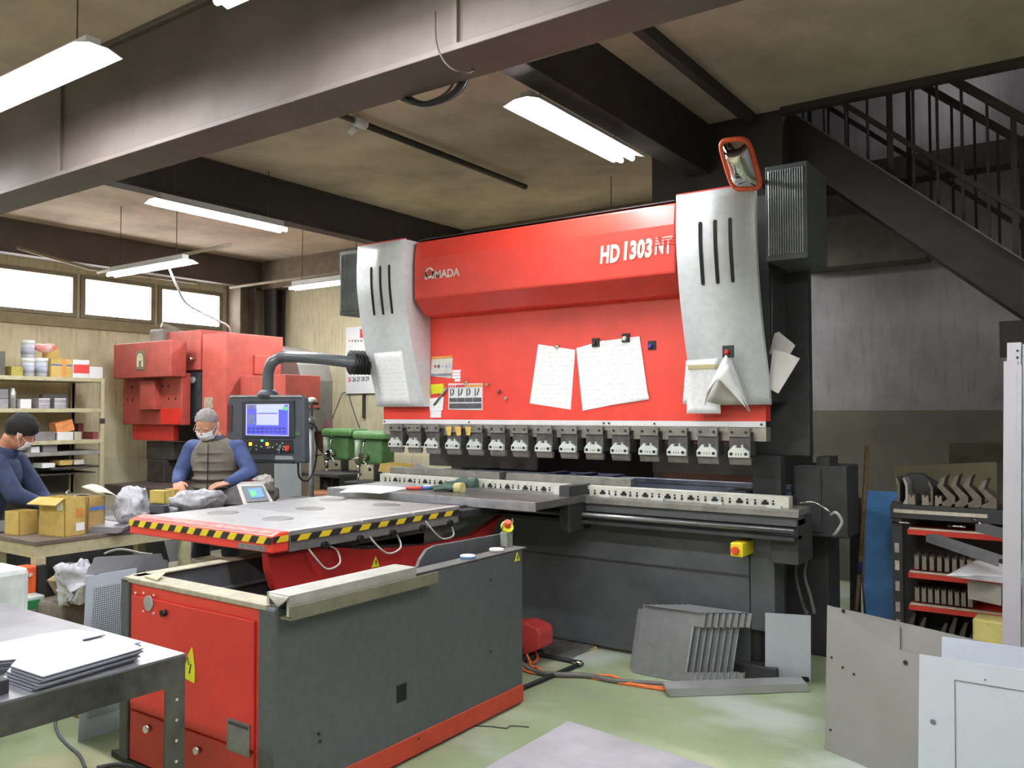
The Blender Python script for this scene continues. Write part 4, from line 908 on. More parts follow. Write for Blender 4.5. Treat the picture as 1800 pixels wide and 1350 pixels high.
solo('sheet_channel', MB().prism([at(1165, 1200, Z=.05), at(1170, 1212, Z=.045), at(1178, 1225, Z=.003), at(1181, 1225, Z=.003), at(1173, 1211, Z=.048), at(1168, 1198, Z=.054)], at(1405, 1191, Z=.05)-at(1165, 1200, Z=.05)), M('channel_steel', (166, 166, 166), .3, .4, .06), 'long bent channel lying on the floor in front of the panels', 'channel', at(1170, 1220, Z=0))
part_ = at(1165, 1200, Z=.05)
# ---------------------------------------------------------------- large sheets leaning at the right
SH = M('sheet_grey', (152, 150, 149), .5, .3, .03, 3); SW = M('sheet_film_white', (206, 213, 228), .45, .1, .02, 5)
d_ = V((.92, -.40, 0)); nrm_ = V((.40, .92, 0))
lab = ['front grey sheet of the leaning stack, left of the filmed white panels', 'second grey sheet of the leaning stack, edge showing above the front one', 'third grey sheet of the leaning stack', 'fourth grey sheet of the leaning stack, with a slot near its top', 'rear grey sheet of the leaning stack, standing furthest right']
o0 = at(1450, 1318, Z=0.0)
for k in range(5):
    o = o0+d_*(.0+.035*k)+nrm_*(.012*k); h = .665-.004*k; wd = .78+.05*k
    t = thing('steel_sheet', lab[k], 'sheet', o, 'grey steel sheets leaning on the right')
    ln = nrm_*.03
    pts = [o+V((0, 0, .002)), o+d_*.06, o+d_*.08, o+d_*wd, o+d_*wd+ln+V((0, 0, h)), o+ln+V((0, 0, h))]
    if k == 0: pts = [o+V((0, 0, .002)), o+d_*wd, o+d_*wd+ln+V((0, 0, h-.12)), o+d_*.37+ln+V((0, 0, h-.12)), o+d_*.37+ln+V((0, 0, h-.02)), o+ln+V((0, 0, h))]
    part('sheet', MB().prism(pts, nrm_*.004), SH, t)
    if k == 0:
        for (u, v) in ((.03, .10), (.03, .43), (.09, .40), (.15, .385), (.40, .50), (.09, .655)):
            c_ = o+d_*u+ln*(v/h)+V((0, 0, v)); part('hole', MB().cyl(c_-nrm_*.001, c_-nrm_*.0025, .006 if v < .5 else .01, n=10), CLD, t)
def wpanel(name, x0, x1, y, h, label, marks=False):
    t = thing(name, label, 'panel', (x0, y, 0), 'filmed panels leaning on the right')
    part('panel', MB().prism([(x0-.012, y-.02, .0), (x1, y-.02, .0), (x1, y+.02, h), (x0, y+.02, h)], (0, .003, 0)), SW, t)
    if marks:
        f = lambda u, v: (u, y-.0205+.04*v/h, v)
        part('film_edge', MB().prism([f(x0+.105, .0), f(x0+.108, .0), f(x0+.108, h-.065), f(x0+.105, h-.065)], (0, -.001, 0)), INK, t)
        part('film_edge', MB().prism([f(x0+.105, h-.068), f(x1-.02, h-.068), f(x1-.02, h-.065), f(x0+.105, h-.065)], (0, -.001, 0)), INK, t)
        for u, v, r_ in ((.04, h-.215, .009), (.195, h-.05, .003)):
            part('hole', MB().cyl(f(x0+u-.0, v), V(f(x0+u, v))+V((0, -.0015, 0)), r_, n=14), INK, t)
a = at(1616, 1150, Y=3.15)
wpanel('filmed_sheet', a.x, .45, 3.13, a.z, 'large white filmed panel at the lower right, nearest the camera', True)
a = at(1654, 1121, Y=3.32)
wpanel('filmed_sheet', a.x, a.x+.26, 3.32, a.z, 'smaller white filmed panel behind the large one')
# upright profiles
UPM = M('profile_lilac', (190, 188, 198), .45, .35, .03, 4)
def upright(px, pw, ytop, Y, label, shape='U', m=UPM):
    a = at(px, ytop, Y=Y); b = at(px+pw, ytop, Y=Y); w_ = b.x-a.x; t = thing('upright_profile', label, 'profile', (a.x, Y, 0), 'long profiles standing upright at the right')
    dx = -.035; P = [(0, 0), (w_, 0), (w_, .05), (w_-.004, .05), (w_-.004, .004), (.004, .004), (.004, .05), (0, .05)] if shape == 'U' else [(0, 0), (w_, 0), (w_, .006), (.006, .006), (.006, .03), (0, .03)]
    part('profile', MB().prism([(a.x+x+dx, Y+y, .0) for x, y in P], V((-dx, .05, a.z))), m, t)
    for z in (.03, .055): 
        c_ = V((a.x+w_*.75+dx*(z/a.z), Y+.05*(a.z-z)/a.z-.001, a.z-z)); 
        if shape == 'U' and px == 1768: part('hole', MB().cyl(c_, c_+V((0, -.003, 0)), .004, n=8), CLD, t)
upright(1762, 24, 634, 3.42, 'shorter pale profile standing at the right edge, foremost')
upright(1768, 25, 601, 3.48, 'tall pale profile with two small holes at its top')
upright(1796, 30, 603, 3.46, 'bluish pale profile at the very edge of the picture', m=M('profile_blue', (180, 192, 204), .45, .3))
upright(1786, 8, 640, 3.40, 'narrow pale strip between the tall profiles', 'L')
t = thing('paper_stack', 'white sheets of paper draped over the tool rack', 'paper', at(1720, 1010, D=5.0))
def dr(u, v):
    a = at(1664+150*u, 1012-2*u, D=4.75).lerp(at(1715+100*u, 984, D=5.1), v); a.z += -.02*sin(pi*u)*(1-v)+.01*sin(5*u); return a
part('sheet', MB().surf(dr, 10, 6, .004), PAPER, t); part('lower_sheet', MB().prism([at(1672, 1014, D=4.77), at(1800, 1030, D=4.7), at(1800, 1018, D=4.7), at(1670, 1010, D=4.77)], V((0, .02, 0))), M('paper_lilac', (206, 204, 216), .7), t)
# ---------------------------------------------------------------- tool rack
rk = thing('tool_rack', 'black and red tool rack full of punches at the right wall', 'rack', (-.75, 5.9, 0))
RX0, RX1, RY0, RY1 = -1.10, -.30, 5.78, 6.15
BR = M('rack_black', (54, 54, 58), .5, 0, .1); RR = M('rack_red', (208, 56, 44), .45, 0, .08); RE = M('rack_edge', (206, 196, 178), .5, 0, .12, 20)
part('post', MB().bx(RX0, RX0+.06, RY0, RY0+.05, 0, 1.0), BR, rk); part('post', MB().bx(RX1-.06, RX1, RY0, RY0+.05, 0, 1.0), BR, rk)
part('back', MB().bx(RX0, RX1, RY1, RY1+.02, 0, .95), BR, rk)
top = part('top_tray', MB().bx(RX0-.005, RX1, RY0-.02, RY1, .90, .985), BR, rk, bevel=.003)
part('tray_edge', MB().bx(RX0+.015, -.565, RY0-.026, RY0-.02, .935, .957), RE, top, 'pale tray edge')
for x in (RX0+.01, -.78): part('tray_handle', MB().cyl((x, RY0-.03, .875), (x+.1, RY0-.03, .875), .006), CHROME, top)
for k, z in enumerate((.80, .53, .33)):
    s_ = part('red_shelf', MB().bx(RX0+.09, RX1-.04, RY0-.005, RY1, z, z+.035), RR, rk, bevel=.003)
    part('shelf_edge', MB().bx(RX0+.1, RX1-.2+.0*k, RY0-.008, RY0+.02, z+.035, z+.045), RE, s_)
for z in (.68, .57, .44, .31, .2): part('post_label', MB().bx(RX0+.015, RX0+.04, RY0-.004, RY0, z, z+.06), M('post_label_pink', (186, 168, 166), .6) if z != .57 else RE, rk, 'small pale label')
def gooseneck(x, y, z, h, label, lean=.0, grp='punches on the rack top'):
    t = None
    pr = [(-.045, 0), (.035, 0), (.035, h*.35), (-.02, h*.58), (-.045, h*.72), (.0, h), (.012, h*.95), (-.02, h*.70), (.0, h*.62), (.055, h*.38), (.055, 0)]
    pr = [(-.05, 0), (.04, 0), (.042, h*.28), (-.028, h*.58), (-.045, h*.62), (-.01, h*.74), (.0, h), (-.02, h*.97), (-.06, h*.6), (.0, h*.3)]
    pr = [(-.05, 0), (.045, 0), (.045, h*.33), (-.02, h*.66), (.0, h), (-.03, h*.92), (-.055, h*.64), (.005, h*.24), (-.05, h*.05)]
    o = solo('gooseneck_punch', MB().prism([(x+a, y, z+b) for a, b in pr], (0, .18, 0)), M('tool_steel', (120, 112, 106), .4, .6, .15, 20), label, 'punch', (x, y, z), grp, bevel=.002)
for k, (px, hh) in enumerate(((1665, .19), (1688, .2), (1711, .2), (1738, .18))):
    a = at(px, 912, Y=5.8); gooseneck(a.x, 5.8, .986, hh, ['gooseneck punch standing on the rack top, first of four from the left', 'gooseneck punch standing on the rack top, second of four', 'gooseneck punch standing on the rack top, third of four', 'gooseneck punch standing on the rack top, nearest the profiles'][k])
for k, (px, hh, w_) in enumerate(((1578, .17, .03), (1592, .17, .03), (1636, .15, .03))):
    a = at(px, 910, Y=5.8); m = M('tool_steel_bright', (188, 184, 176), .4, .5, .1) if k == 1 else M('tool_steel', (120, 112, 106), .4, .6, .15, 20)
    solo('punch', MB().prism([(a.x-w_*.6, 5.8, .986), (a.x+w_*.5, 5.8, .986), (a.x+w_*.5, 5.8, .986+hh*.75), (a.x-w_*.2, 5.8, .986+hh), (a.x-w_*.5, 5.8, .986+hh*.95), (a.x-.0, 5.8, .986+hh*.66), (a.x+.0, 5.8, .986+hh*.2)], (0, .2, 0)), m, ['curved dark punch at the left end of the rack top', 'bright curved punch, second on the rack top', 'dark straight punch in the middle of the rack top'][k], 'punch', (a.x, 5.8, .986), 'punches on the rack top', bevel=.002)
for k, px in enumerate((1603, 1627, 1650)):
    a = at(px, 912, Y=5.8); solo('die_block', MB().prism([(a.x-.02, 5.8, .986), (a.x+.02, 5.8, .986), (a.x+.018, 5.8, 1.05), (a.x+.006, 5.8, 1.045), (a.x, 5.8, 1.03), (a.x-.006, 5.8, 1.045), (a.x-.018, 5.8, 1.05)], (0, .2, 0)), M('die_grey', (150, 142, 132), .45, .5, .1), ['small V die, left one between the punches', 'small V die, middle one between the punches', 'small V die, right one before the goosenecks'][k], 'die', (a.x, 5.8, .986), 'small dies on the rack top')
a = at(1608, 880, Y=5.95)
solo('dark_tool', MB().prism([(a.x-.1, 5.95, .986), (a.x+.16, 5.95, .986), (a.x+.15, 5.95, 1.10), (a.x+.04, 5.95, 1.17), (a.x-.04, 5.95, 1.17), (a.x-.1, 5.95, 1.09)], (0, .1, 0)), BLK2, 'dark bulky tool at the back of the rack top', 'tool', (a.x, 5.95, .986), bevel=.01)
for row, (z, n, x0, x1, h_) in enumerate(((.58, 8, 1612, 1705, .09), (.38, 9, 1612, 1705, .09))):
    for k in range(n):
        px = x0+(x1-x0)*k/(n-1); a = at(px, 1040, Y=5.82)
        solo('die_block', MB().prism([(a.x-.013, 5.82, z), (a.x+.013, 5.82, z), (a.x+.011, 5.82, z+h_), (a.x, 5.82, z+h_-.012), (a.x-.011, 5.82, z+h_)], (0, .2, 0)), M('die_grey', (150, 142, 132), .45, .5, .1), 'small V die standing on the %s red shelf of the rack' % ('middle', 'lower')[row], 'die', (a.x, 5.82, z), 'V dies on the %s red shelf' % ('middle', 'lower')[row])
for k, (px, h_) in enumerate(((1600, .3), (1618, .28), (1640, .2), (1655, .26), (1672, .3), (1690, .28), (1702, .22))):
    a = at(px, 1090, Y=5.85); solo('long_punch', MB().prism([(a.x-.012, 5.85, .0), (a.x+.016, 5.85, .0), (a.x+.016, 5.85, h_*.7), (a.x+.035, 5.85, h_), (a.x+.02, 5.85, h_), (a.x-.012, 5.85, h_*.75)], (0, .2, 0)), M('tool_dark', (84, 80, 76), .4, .6, .15), 'dark long punch standing at the bottom of the rack', 'punch', (a.x, 5.85, 0), 'long punches at the rack bottom')
# channels sticking out of the rack
for (a, b, w_, lb) in (((1637, 952, 5.0), (1765, 996, 4.4), .07, 'long grey channel jutting out across the tool rack'), ((1724, 934, 4.95), (1800, 955, 4.6), .07, 'shorter grey channel above the paper, jutting out of the rack')):
    p, q = at(a[0], a[1], D=a[2]), at(b[0], b[1], D=b[2]); chan('steel_channel', p, q, w_, .045, GALV, lb, 'channel', group='channels on the rack')
solo('steel_rod', MB().cyl(at(1708, 910, Y=5.76), at(1731, 926, Y=5.7), .006), CHROME, 'thin bright rod lying across the rack top edge', 'rod', at(1708, 910, Y=5.76))
solo('paper_sack', MB().bx(at(1710, 1100, Y=5.4).x, at(1755, 1100, Y=5.4).x+.1, 5.4, 5.6, .02, .40).crumple(.012, 6, 4), M('sack_yellow', (196, 184, 112), .8, 0, .1, 8), 'yellowish paper sack standing before the tool rack', 'sack', at(1730, 1120, Z=0), bevel=.01)
solo('grey_board', MB().prism([at(a, b, Y=5.5) for a, b in ((1701, 1021), (1760, 1028), (1760, 1065), (1701, 1052))], (0, .02, 0)), M('board_grey', (160, 154, 148), .7), 'grey board between the paper and the sack', 'board', at(1730, 1050, Y=5.5))
# blue panel, boards, poles along the stairwell wall
solo('blue_sheet', MB().prism([(-1.385, 6.22, .01), (-1.14, 6.22, .01), (-1.13, 6.36, 1.01), (-1.37, 6.36, 1.01)], (0, .012, 0)), BLU, 'bright blue filmed panel leaning beside the tool rack', 'panel', (-1.3, 6.25, 0))
solo('wooden_pole', MB().cyl(at(1505, 1075, Y=6.1), at(1513, 975, Y=6.2), .013).cyl(at(1513, 975, Y=6.2), at(1525, 785, Y=6.35), .016), M('pole_wood', (138, 112, 76), .6, 0, .15, 20), 'wooden pole leaning against the wall left of the blue panel', 'pole', at(1505, 1075, Y=6.1))
solo('pole_tape', MB().cyl(at(1509, 1010, Y=6.165), at(1512, 988, Y=6.185), .017), M('tape_navy', (50, 50, 110), .6), 'dark blue tape wound round the wooden pole', 'tape', at(1510, 1000, Y=6.18))
solo('thin_rod', MB().cyl(at(1521, 1085, Y=6.1), at(1512, 975, Y=6.22), .006), STEELD, 'thin steel rod crossing behind the wooden pole', 'rod', at(1521, 1085, Y=6.1))
solo('dark_board', MB().prism([at(a, b, Y=6.6) for a, b in ((1494, 874), (1512, 876), (1512, 1130), (1494, 1130))], (0, .03, 0)), BLK2, 'narrow dark board standing behind the wooden pole', 'board', at(1500, 1000, Y=6.6))
solo('plywood_board', MB().prism([at(1570, 820, Y=7.2), at(1752, 812, Y=7.2), V((at(1752, 812, Y=7.2).x, 7.2, 0)), V((at(1570, 820, Y=7.2).x, 7.2, 0))], (0, .02, 0)), M('plywood_olive', (124, 118, 92), .8, 0, .1, 4), 'large olive board leaning behind the tool rack', 'board', at(1600, 900, Y=7.2))
solo('wall_box', MB().prism([at(a, b, Y=7.6) for a, b in ((1668, 779), (1770, 778), (1770, 812), (1668, 816))], (0, .3, 0)), M('box_olive', (86, 82, 66), .8, 0, .15), 'dark olive crate behind the leaning board', 'crate', at(1700, 800, Y=7.6))
# dark cabinet beside the press
t = thing('control_cabinet', 'black control cabinet beside the right end of the press', 'cabinet', (-1.3, 5.7, .45))
part('body', MB().bx(-1.60, -1.27, 5.36, 5.66, .80, 1.24), BLK2, t, bevel=.01); part('door', MB().bx(-1.58, -1.42, 5.345, 5.36, .83, 1.22), BLK2, t, bevel=.004)
part('lower_body', MB().bx(-1.78, -1.45, 5.6, 5.9, .0, .85), BLK2, t, bevel=.01); part('small_box', MB().bx(-1.46, -1.38, 5.4, 5.6, 1.24, 1.29), BLK2, t)
solo('hose', MB().tube([at(1420, 975, Y=5.25), at(1414, 1010, Y=5.2), at(1425, 1050, Y=5.15), at(1432, 1080, Y=5.1)], .012), M('grey_hose', (74, 74, 72), .6), 'dark hose hanging behind the press foot', 'hose', at(1420, 975, Y=5.25))
solo('hose', MB().tube([at(1400, 965, Y=5.3), at(1398, 1010, Y=5.3), at(1410, 1060, Y=5.2), at(1418, 1078, Y=5.1)], .012), M('grey_hose', (74, 74, 72), .6), 'second dark hose behind the press foot, left one', 'hose', at(1400, 965, Y=5.3))
# ---------------------------------------------------------------- foreground tables
FT = M('worn_table_steel', (136, 137, 145), .32, .5, .18, 3.5, rgb2=(106, 107, 114)); FE = M('dark_bare_steel', (98, 96, 94), .4, .7, .25, 6)
t = thing('steel_table', 'bare steel work table in the left foreground', 'table', (-3.3, 1.0, 0))
c = at(326, 1148, Z=.80)
part('tabletop', MB().bx(-4.6, c.x, .25, c.y, .792, .80), FT, t, bevel=.001)
part('apron', MB().bx(c.x-.006, c.x, .25, c.y, .705, .792), FE, t); part('apron', MB().bx(-4.6, c.x-.006, c.y-.006, c.y, .705, .792), FE, t)
part('leg', MB().bx(c.x-.06, c.x, c.y-.006, c.y, 0, .705).bx(c.x-.006, c.x, c.y-.07, c.y-.006, 0, .705), FE, t)
part('leg', MB().bx(c.x-.06, c.x, .25, .256, 0, .705), FE, t); part('leg', MB().bx(-4.6, -4.55, c.y-.06, c.y, 0, .705), FE, t)
for k in range(9): part('bolt_hole', MB().cyl((c.x, c.y-.03, .66-.065*k), (c.x+.002, c.y-.03, .66-.065*k), .005, n=8), CHROME, t)
topc = [(21, 1172), (78, 1191), (254, 1140), (236, 1133), (250, 1130), (198, 1118), (155, 1129), (147, 1128), (148, 1125), (187, 1116), (130, 1106), (-40, 1138), (-40, 1166), (32, 1160)]
for k in range(6):
    off = V((.004*((k*7) % 5-2), -.006*(5-k), 0)); z = .801+.006*k
    pts = [at(a, b, Z=.834)+off for a, b in topc]; pts = [V((q.x, q.y, z)) for q in pts]
    solo('cut_plate', MB().prism(pts, (0, 0, .004)), M('cut_plate_steel', (158, 160, 172), .24, .6, .05, 2), ['lowest cut metal plate of the stack on the left table', 'second cut plate from the bottom of the stack', 'third cut plate from the bottom of the stack', 'third cut plate from the top of the stack', 'cut plate just below the top of the stack', 'top cut plate of the stack, slotted, on the left table'][k], 'plate', pts[0], 'cut plates on the left table')
a = at(3, 1222, Z=.80)
solo('steel_block', MB().bx(a.x-.2, a.x, a.y-.03, a.y+.02, .80, .84), BLK2, 'small dark block at the left edge of the steel table', 'block', a, bevel=.003)
t = thing('steel_bench', 'worn steel table top at the bottom of the picture', 'table', (-.9, 1.2, 0))
c = at(1000, 1267, Z=.75); e1 = (at(1260, 1350, Z=.75)-c).normalized(); e2 = (at(850, 1350, Z=.75)-c).normalized()
part('tabletop', MB().prism([c, c+e1*1.6, c+e1*1.6+e2*.9, c+e2*.9], (0, 0, -.012)), M('scuffed_table_steel', (142, 146, 152), .38, .25, .15, 4, rgb2=(114, 118, 124)), t, bevel=.001)
for q in (c+e1*.05+e2*.05, c+e1*1.5+e2*.05, c+e2*.85+e1*.05, c+e1*1.5+e2*.85): part('leg', MB().cyl(q+V((0, 0, -.012)), V((q.x, q.y, 0)), .025, n=4), FE, t)
# ================================================================ LEFT BACKGROUND
def fbox(px0, px1, pt, pb_, Y, dep, pxl=None):
    """box whose front face lies in the plane Y, corners read left-bottom and right-top"""
    a = at(px0, pb_, Y=Y); b = at(px1, pt, Y=Y); return (a.x, b.x, Y, Y+dep, min(a.z, b.z), max(a.z, b.z))
def sbox(px0, px1, pt, pb_, X, dep):
    a = at(px0, pb_, X=X); b = at(px1, pt, X=X); return (X-dep, X, a.y, b.y, min(a.z, b.z), max(a.z, b.z))
# ---- older red press
op = thing('old_press', 'worn old red press standing under the windows behind the grey-haired man', 'press', (-9.2, 6.3, 0))
b = fbox(199, 301, 597, 665, 5.6, .55); b = (b[0], b[1], 5.6, 5.8, at(199, 666, Y=5.6).z, at(301, 597, Y=5.6).z)
part('head_cover', MB().bx(*b), RED_OLD, op, bevel=.01)
e = at(247, 633, Y=5.595)
bd = part('maker_badge', MB().bx(e.x-.085, e.x+.085, 5.59, 5.6, e.z-.115, e.z+.11), M('badge_grey', (112, 110, 92), .5), op, 'grey badge with pale arched letter')
mb = MB(); pts = []
for i in range(13):
    a_ = pi*i/12; pts.append((cos(a_), sin(a_)))
P_ = [V((e.x+.06*c, 5.589, e.z+.02+.06*s)) for c, s in pts]+[V((e.x-.06, 5.589, e.z-.08)), V((e.x-.03, 5.589, e.z-.08))]+[V((e.x+.03*c, 5.589, e.z+.01+.03*s)) for c, s in reversed(pts)]+[V((e.x+.03, 5.589, e.z-.08)), V((e.x+.06, 5.589, e.z-.08))]
part('badge_letter', mb.prism(P_, (0, -.004, 0)), M('badge_pale', (196, 190, 158), .6), bd); part('badge_centre', MB().cyl((e.x, 5.589, e.z+.01), (e.x, 5.583, e.z+.01), .022), M('badge_pale', (196, 190, 158), .6), bd)
x0, x1 = at(216, 700, Y=5.75).x, at(319, 700, Y=5.75).x
part('body', MB().bx(x0, x1, 5.75, 5.87, at(218, 746, Y=5.75).z, at(216, 660, Y=5.75).z), RED_OLD, op, bevel=.008)
c_ = fbox(283, 318.5, 718, 745, 5.748, .0); part('fresh_paint_panel', MB().bx(c_[0], c_[1], 5.744, 5.75, c_[4], c_[5]), M('fresh_red', (206, 46, 38), .4, 0, .08), op, 'brighter red repainted corner')
c_ = fbox(245, 271, 669, 720, 5.66, .09); part('centre_boss', MB().bx(c_[0], c_[1], 5.66, 5.75, c_[4], c_[5]), RED_OLD, op, bevel=.005)
for (a, b_) in ((232, 681), (225, 703), (233, 703), (286, 679), (297, 679), (297, 701), (309, 701)):
    q = at(a, b_, Y=5.75); part('bolt_hole', MB().cyl(q, q+V((0, -.006, 0)), .014, n=8), CLD, op)
c_ = fbox(232, 304, 744, 773, 5.8, .25); part('lower_ram', MB().bx(*c_[:2], 5.8, 5.88, c_[4], c_[5]), M('ram_red', (184, 54, 48), .45, 0, .1, 6), op, bevel=.006)
c_ = fbox(322, 354, 652, 742, 5.98, .2); part('gauge_panel', MB().bx(*c_[:4], c_[4], c_[5]), M('gauge_dark', (62, 66, 70), .6, 0, .2, 12), op)
q = at(341, 668, Y=5.975); part('gauge', MB().cyl(q, q+V((0, -.03, 0)), .04), M('gauge_face', (190, 190, 176), .4), op, 'round pale gauge')
c_ = fbox(288, 353, 579, 653, 5.95, .5); part('frame_front', MB().bx(*c_[:4], c_[4], c_[5]), M('press_red_light', (176, 80, 70), .5, 0, .08), op, bevel=.006)
c_ = fbox(354, 399, 584, 770, 5.93, .8); part('side_column', MB().bx(*c_[:4], .3, c_[5]), M('press_red_light', (176, 80, 70), .5, 0, .08), op, bevel=.008)
q = at(401, 600, Y=6.3); part('column_lip', MB().cyl(V((q.x, 6.2, q.z-.04)), V((q.x, 6.9, q.z-.04)), .09), RED_OLD, op)
c_ = fbox(359, 374, 698, 717, 5.925, .0); part('data_plate', MB().bx(c_[0], c_[1], 5.922, 5.93, c_[4], c_[5]), M('data_plate', (170, 160, 140), .6, 0, .25, 60), op, 'grey data plate')
q = at(343, 630, Y=5.95); part('lever_knob', MB().cyl(q, q+V((0, -.08, -.01)), .02), CHROME, op)
c_ = fbox(262, 288, 577, 600, 5.9, .2); part('motor', MB().bx(c_[0], c_[1], 5.9, 6.1, c_[4]-.05, c_[5]), M('motor_grey', (128, 122, 112), .6, 0, .12), op, bevel=.02)
part('air_pipe', MB().tube([at(284, 571, Y=6), at(300, 577, Y=6.1), at(331, 592, Y=6.2)], .035), M('pipe_grey', (138, 130, 114), .6), op)
part('lower_frame', MB().bx(-9.6, -8.1, 6.2, 7.0, 0, 1.5), BLK2, op, bevel=.01)
part('bed_table', MB().bx(-9.5, -7.9, 5.3, 6.2, .62, .74), M('bed_dark', (70, 60, 56), .6, 0, .15), op, bevel=.006)
part('bed_support', MB().bx(-9.2, -8.3, 5.6, 6.2, 0, .62), BLK2, op)
part('die_set', MB().bx(-9.55, -9.0, 5.85, 6.1, 1.0, 1.22).bx(-9.45, -9.1, 5.8, 6.1, .74, 1.0), M('die_set_dark', (66, 62, 56), .6, .2, .2, 10), op, bevel=.01)
c_ = fbox(419, 448, 624, 659, 6.3, .3); part('junction_box', MB().bx(*c_[:4], c_[4], c_[5]), M('press_red_light', (176, 80, 70), .5, 0, .08), op, bevel=.005)
c_ = fbox(422, 502, 658, 720, 6.1, .5); part('electrical_box', MB().bx(c_[0]-.0, c_[1], 6.1, 6.6, c_[4], c_[5]), M('press_red_light', (176, 80, 70), .5, 0, .08), op, bevel=.006)
pts = [(396, 606), (404, 604), (470, 606), (505, 617), (524, 640), (530, 668), (530, 760), (396, 760)]
part('drive_cover', MB().prism([at(a, b_, Y=6.7) for a, b_ in pts], (0, .5, 0)), M('cover_grey_brown', (110, 106, 100), .65, 0, .08), op, 'grey rounded belt cover', bevel=.02)
solo('air_hose', MB().tube([at(297, 470, Y=5.0), at(312, 505, Y=5.2), at(330, 535, Y=5.5), at(380, 562, Y=6), at(402, 575, Y=6.2), at(410, 605, Y=6.5), at(440, 625, Y=6.6), at(470, 650, Y=6.6)], .012), M('hose_pale', (196, 200, 206), .4), 'pale air hose hanging from the lamp down to the old red press', 'hose', at(297, 470, Y=5.0))
# ---- calendar on the far wall, rod and strings
ca, cb = at(609, 692, Y=8.18), at(660, 572, Y=8.18)
cl = thing('wall_calendar', 'tall white three-month calendar on the far wall behind the pendant arm', 'calendar', (ca.x, 8.18, cb.z))
part('sheets', MB().bx(ca.x, ca.x+.55, 8.165, 8.185, ca.z, cb.z), PAPER, cl)
def ct(txt, px, py, s, m): 
    q = at(px, py, Y=8.163); part('calendar_digits', text_bm(txt, s, (q.x, 8.163, q.z), sx=.8, offset=.0012), m, cl)
CR = M('calendar_red', (216, 66, 62), .7); CK = M('calendar_dark', (66, 70, 78), .7)
ct('25', 611.5, 671, .085, CR); ct('26', 619.3, 670.5, .085, CK); ct('27', 627, 670.2, .085, CK); ct('28', 634.8, 669.8, .085, CK); ct('29', 642.5, 669.5, .085, CK)
for k in range(5):
    ct('%d' % (18+k), 612.5+k*5.3, 601, .04, CR if k == 0 else CK); 
q = at(633, 594, Y=8.162); part('calendar_block', MB().bx(q.x, q.x+.12, 8.158, 8.164, q.z, q.z+.12), CR, cl)
solo('hanging_rod', MB().bx(at(637, 735, Y=8.17).x, at(641, 735, Y=8.17).x, 8.165, 8.19, at(637, 735, Y=8.17).z, at(637, 692, Y=8.17).z), STEELD, 'grey flat bar hanging on the wall below the calendar', 'bar', at(639, 692, Y=8.17))
solo('string', MB().tube([at(608, 690, Y=8.15), at(602, 692, Y=8.1), at(595, 708, Y=7.8), at(584, 736, Y=7.4)], .006), RUB, 'thin dark cord slanting down left of the calendar', 'cord', at(608, 690, Y=8.15))
solo('string', MB().tube([at(613, 693, Y=8.15), at(620, 718, Y=7.8), at(632, 752, Y=7.3)], .006), RUB, 'thin dark cord slanting down to the right drill press', 'cord', at(613, 693, Y=8.15))
# ---- drill presses
def drill(cx, Y, top, label, base, sc=1., colx=None):
    """cx: pixel of the head front; top: pixel of the head top"""
    a = at(cx, top, Y=Y); t = thing('drill_press', label, 'drill press', (a.x, Y, .0), 'green drill presses'); x, z = a.x, a.z
    part('belt_cover', MB().bx(x, x+.50*sc, Y-.02, Y+.28, z-.09*sc, z), M('drill_green_bright', (94, 140, 84), .4, 0, .1), t, bevel=.035)
    part('head', MB().bx(x+.05, x+.40*sc, Y+.03, Y+.24, z-.36*sc, z-.09*sc), GRN, t, bevel=.03)
    part('quill', MB().cyl((x+.07, Y+.02, z-.10), (x+.07, Y+.02, z-.35*sc), .042), M('quill_grey_green', (134, 156, 126), .45, .1), t)
    part('chuck', MB().cyl((x+.07, Y+.02, z-.35*sc), (x+.07, Y+.02, z-.45*sc), .028, .02).cyl((x+.07, Y+.02, z-.45*sc), (x+.07, Y+.02, z-.55*sc), .008), CHROME, t)
    part('column', MB().cyl((x+.24, Y+.14, base), (x+.24, Y+.14, z-.1), .045), M('column_grey', (104, 104, 98), .4, .4), t)
    part('hub', MB().cyl((x+.18, Y+.03, z-.28*sc), (x+.18, Y-.06, z-.28*sc), .04), CHROME, t)
    for k in range(3):
        an = radians((70, -40, 190)[k]); d = V((cos(an), 0, sin(an)))
        l = part('feed_lever', MB().cyl((x+.18, Y-.05, z-.28*sc), V((x+.18, Y-.07, z-.28*sc))+d*.19, .008), CHROME, t)
        part('lever_ball', MB().sph(V((x+.18, Y-.07, z-.28*sc))+d*.19, .018, n=10), RUB, l)
    part('base', MB().bx(x-.05, x+.36, Y-.08, Y+.28, base-.03, base), BLK2, t, bevel=.01)
    part('stand', MB().bx(x, x+.32, Y-.02, Y+.26, 0, base-.03), BLK2, t)
    return t
z1_ = at(600, 829, Y=6.7).z; z2_ = at(630, 845, Y=6.5).z
drill(565, 6.7, 753, 'left green drill press behind the support table', z1_)
drill(620, 6.45, 757, 'right green drill press, partly hidden by the large press', z2_, 1.0)
t = thing('drill_table', 'dark steel plate table below the left drill press', 'table', at(570, 870, Y=6.5))
a, b_ = at(531, 829, Y=6.45), at(611, 829, Y=6.45); part('plate', MB().bx(a.x, b_.x, 6.3, 6.66, a.z-.03, a.z), STEELD, t); part('leg', MB().cyl(((a.x+b_.x)/2, 6.5, 0), ((a.x+b_.x)/2, 6.5, a.z-.03), .05), BLK2, t)
a = at(567, 880, Y=6.2); solo('rusty_drum', MB().lathe([(.0, 0), (.27, 0), (.275, .02), (.268, .3), (.275, .32), (.268, .34), (.27, .7), (.26, .72), (0, .72)], (a.x, 6.35, 0), n=28), M('drum_brown', (150, 96, 62), .7, 0, .2, 5), 'rusty brown drum under the left drill press', 'drum', (a.x, 6.35, 0))
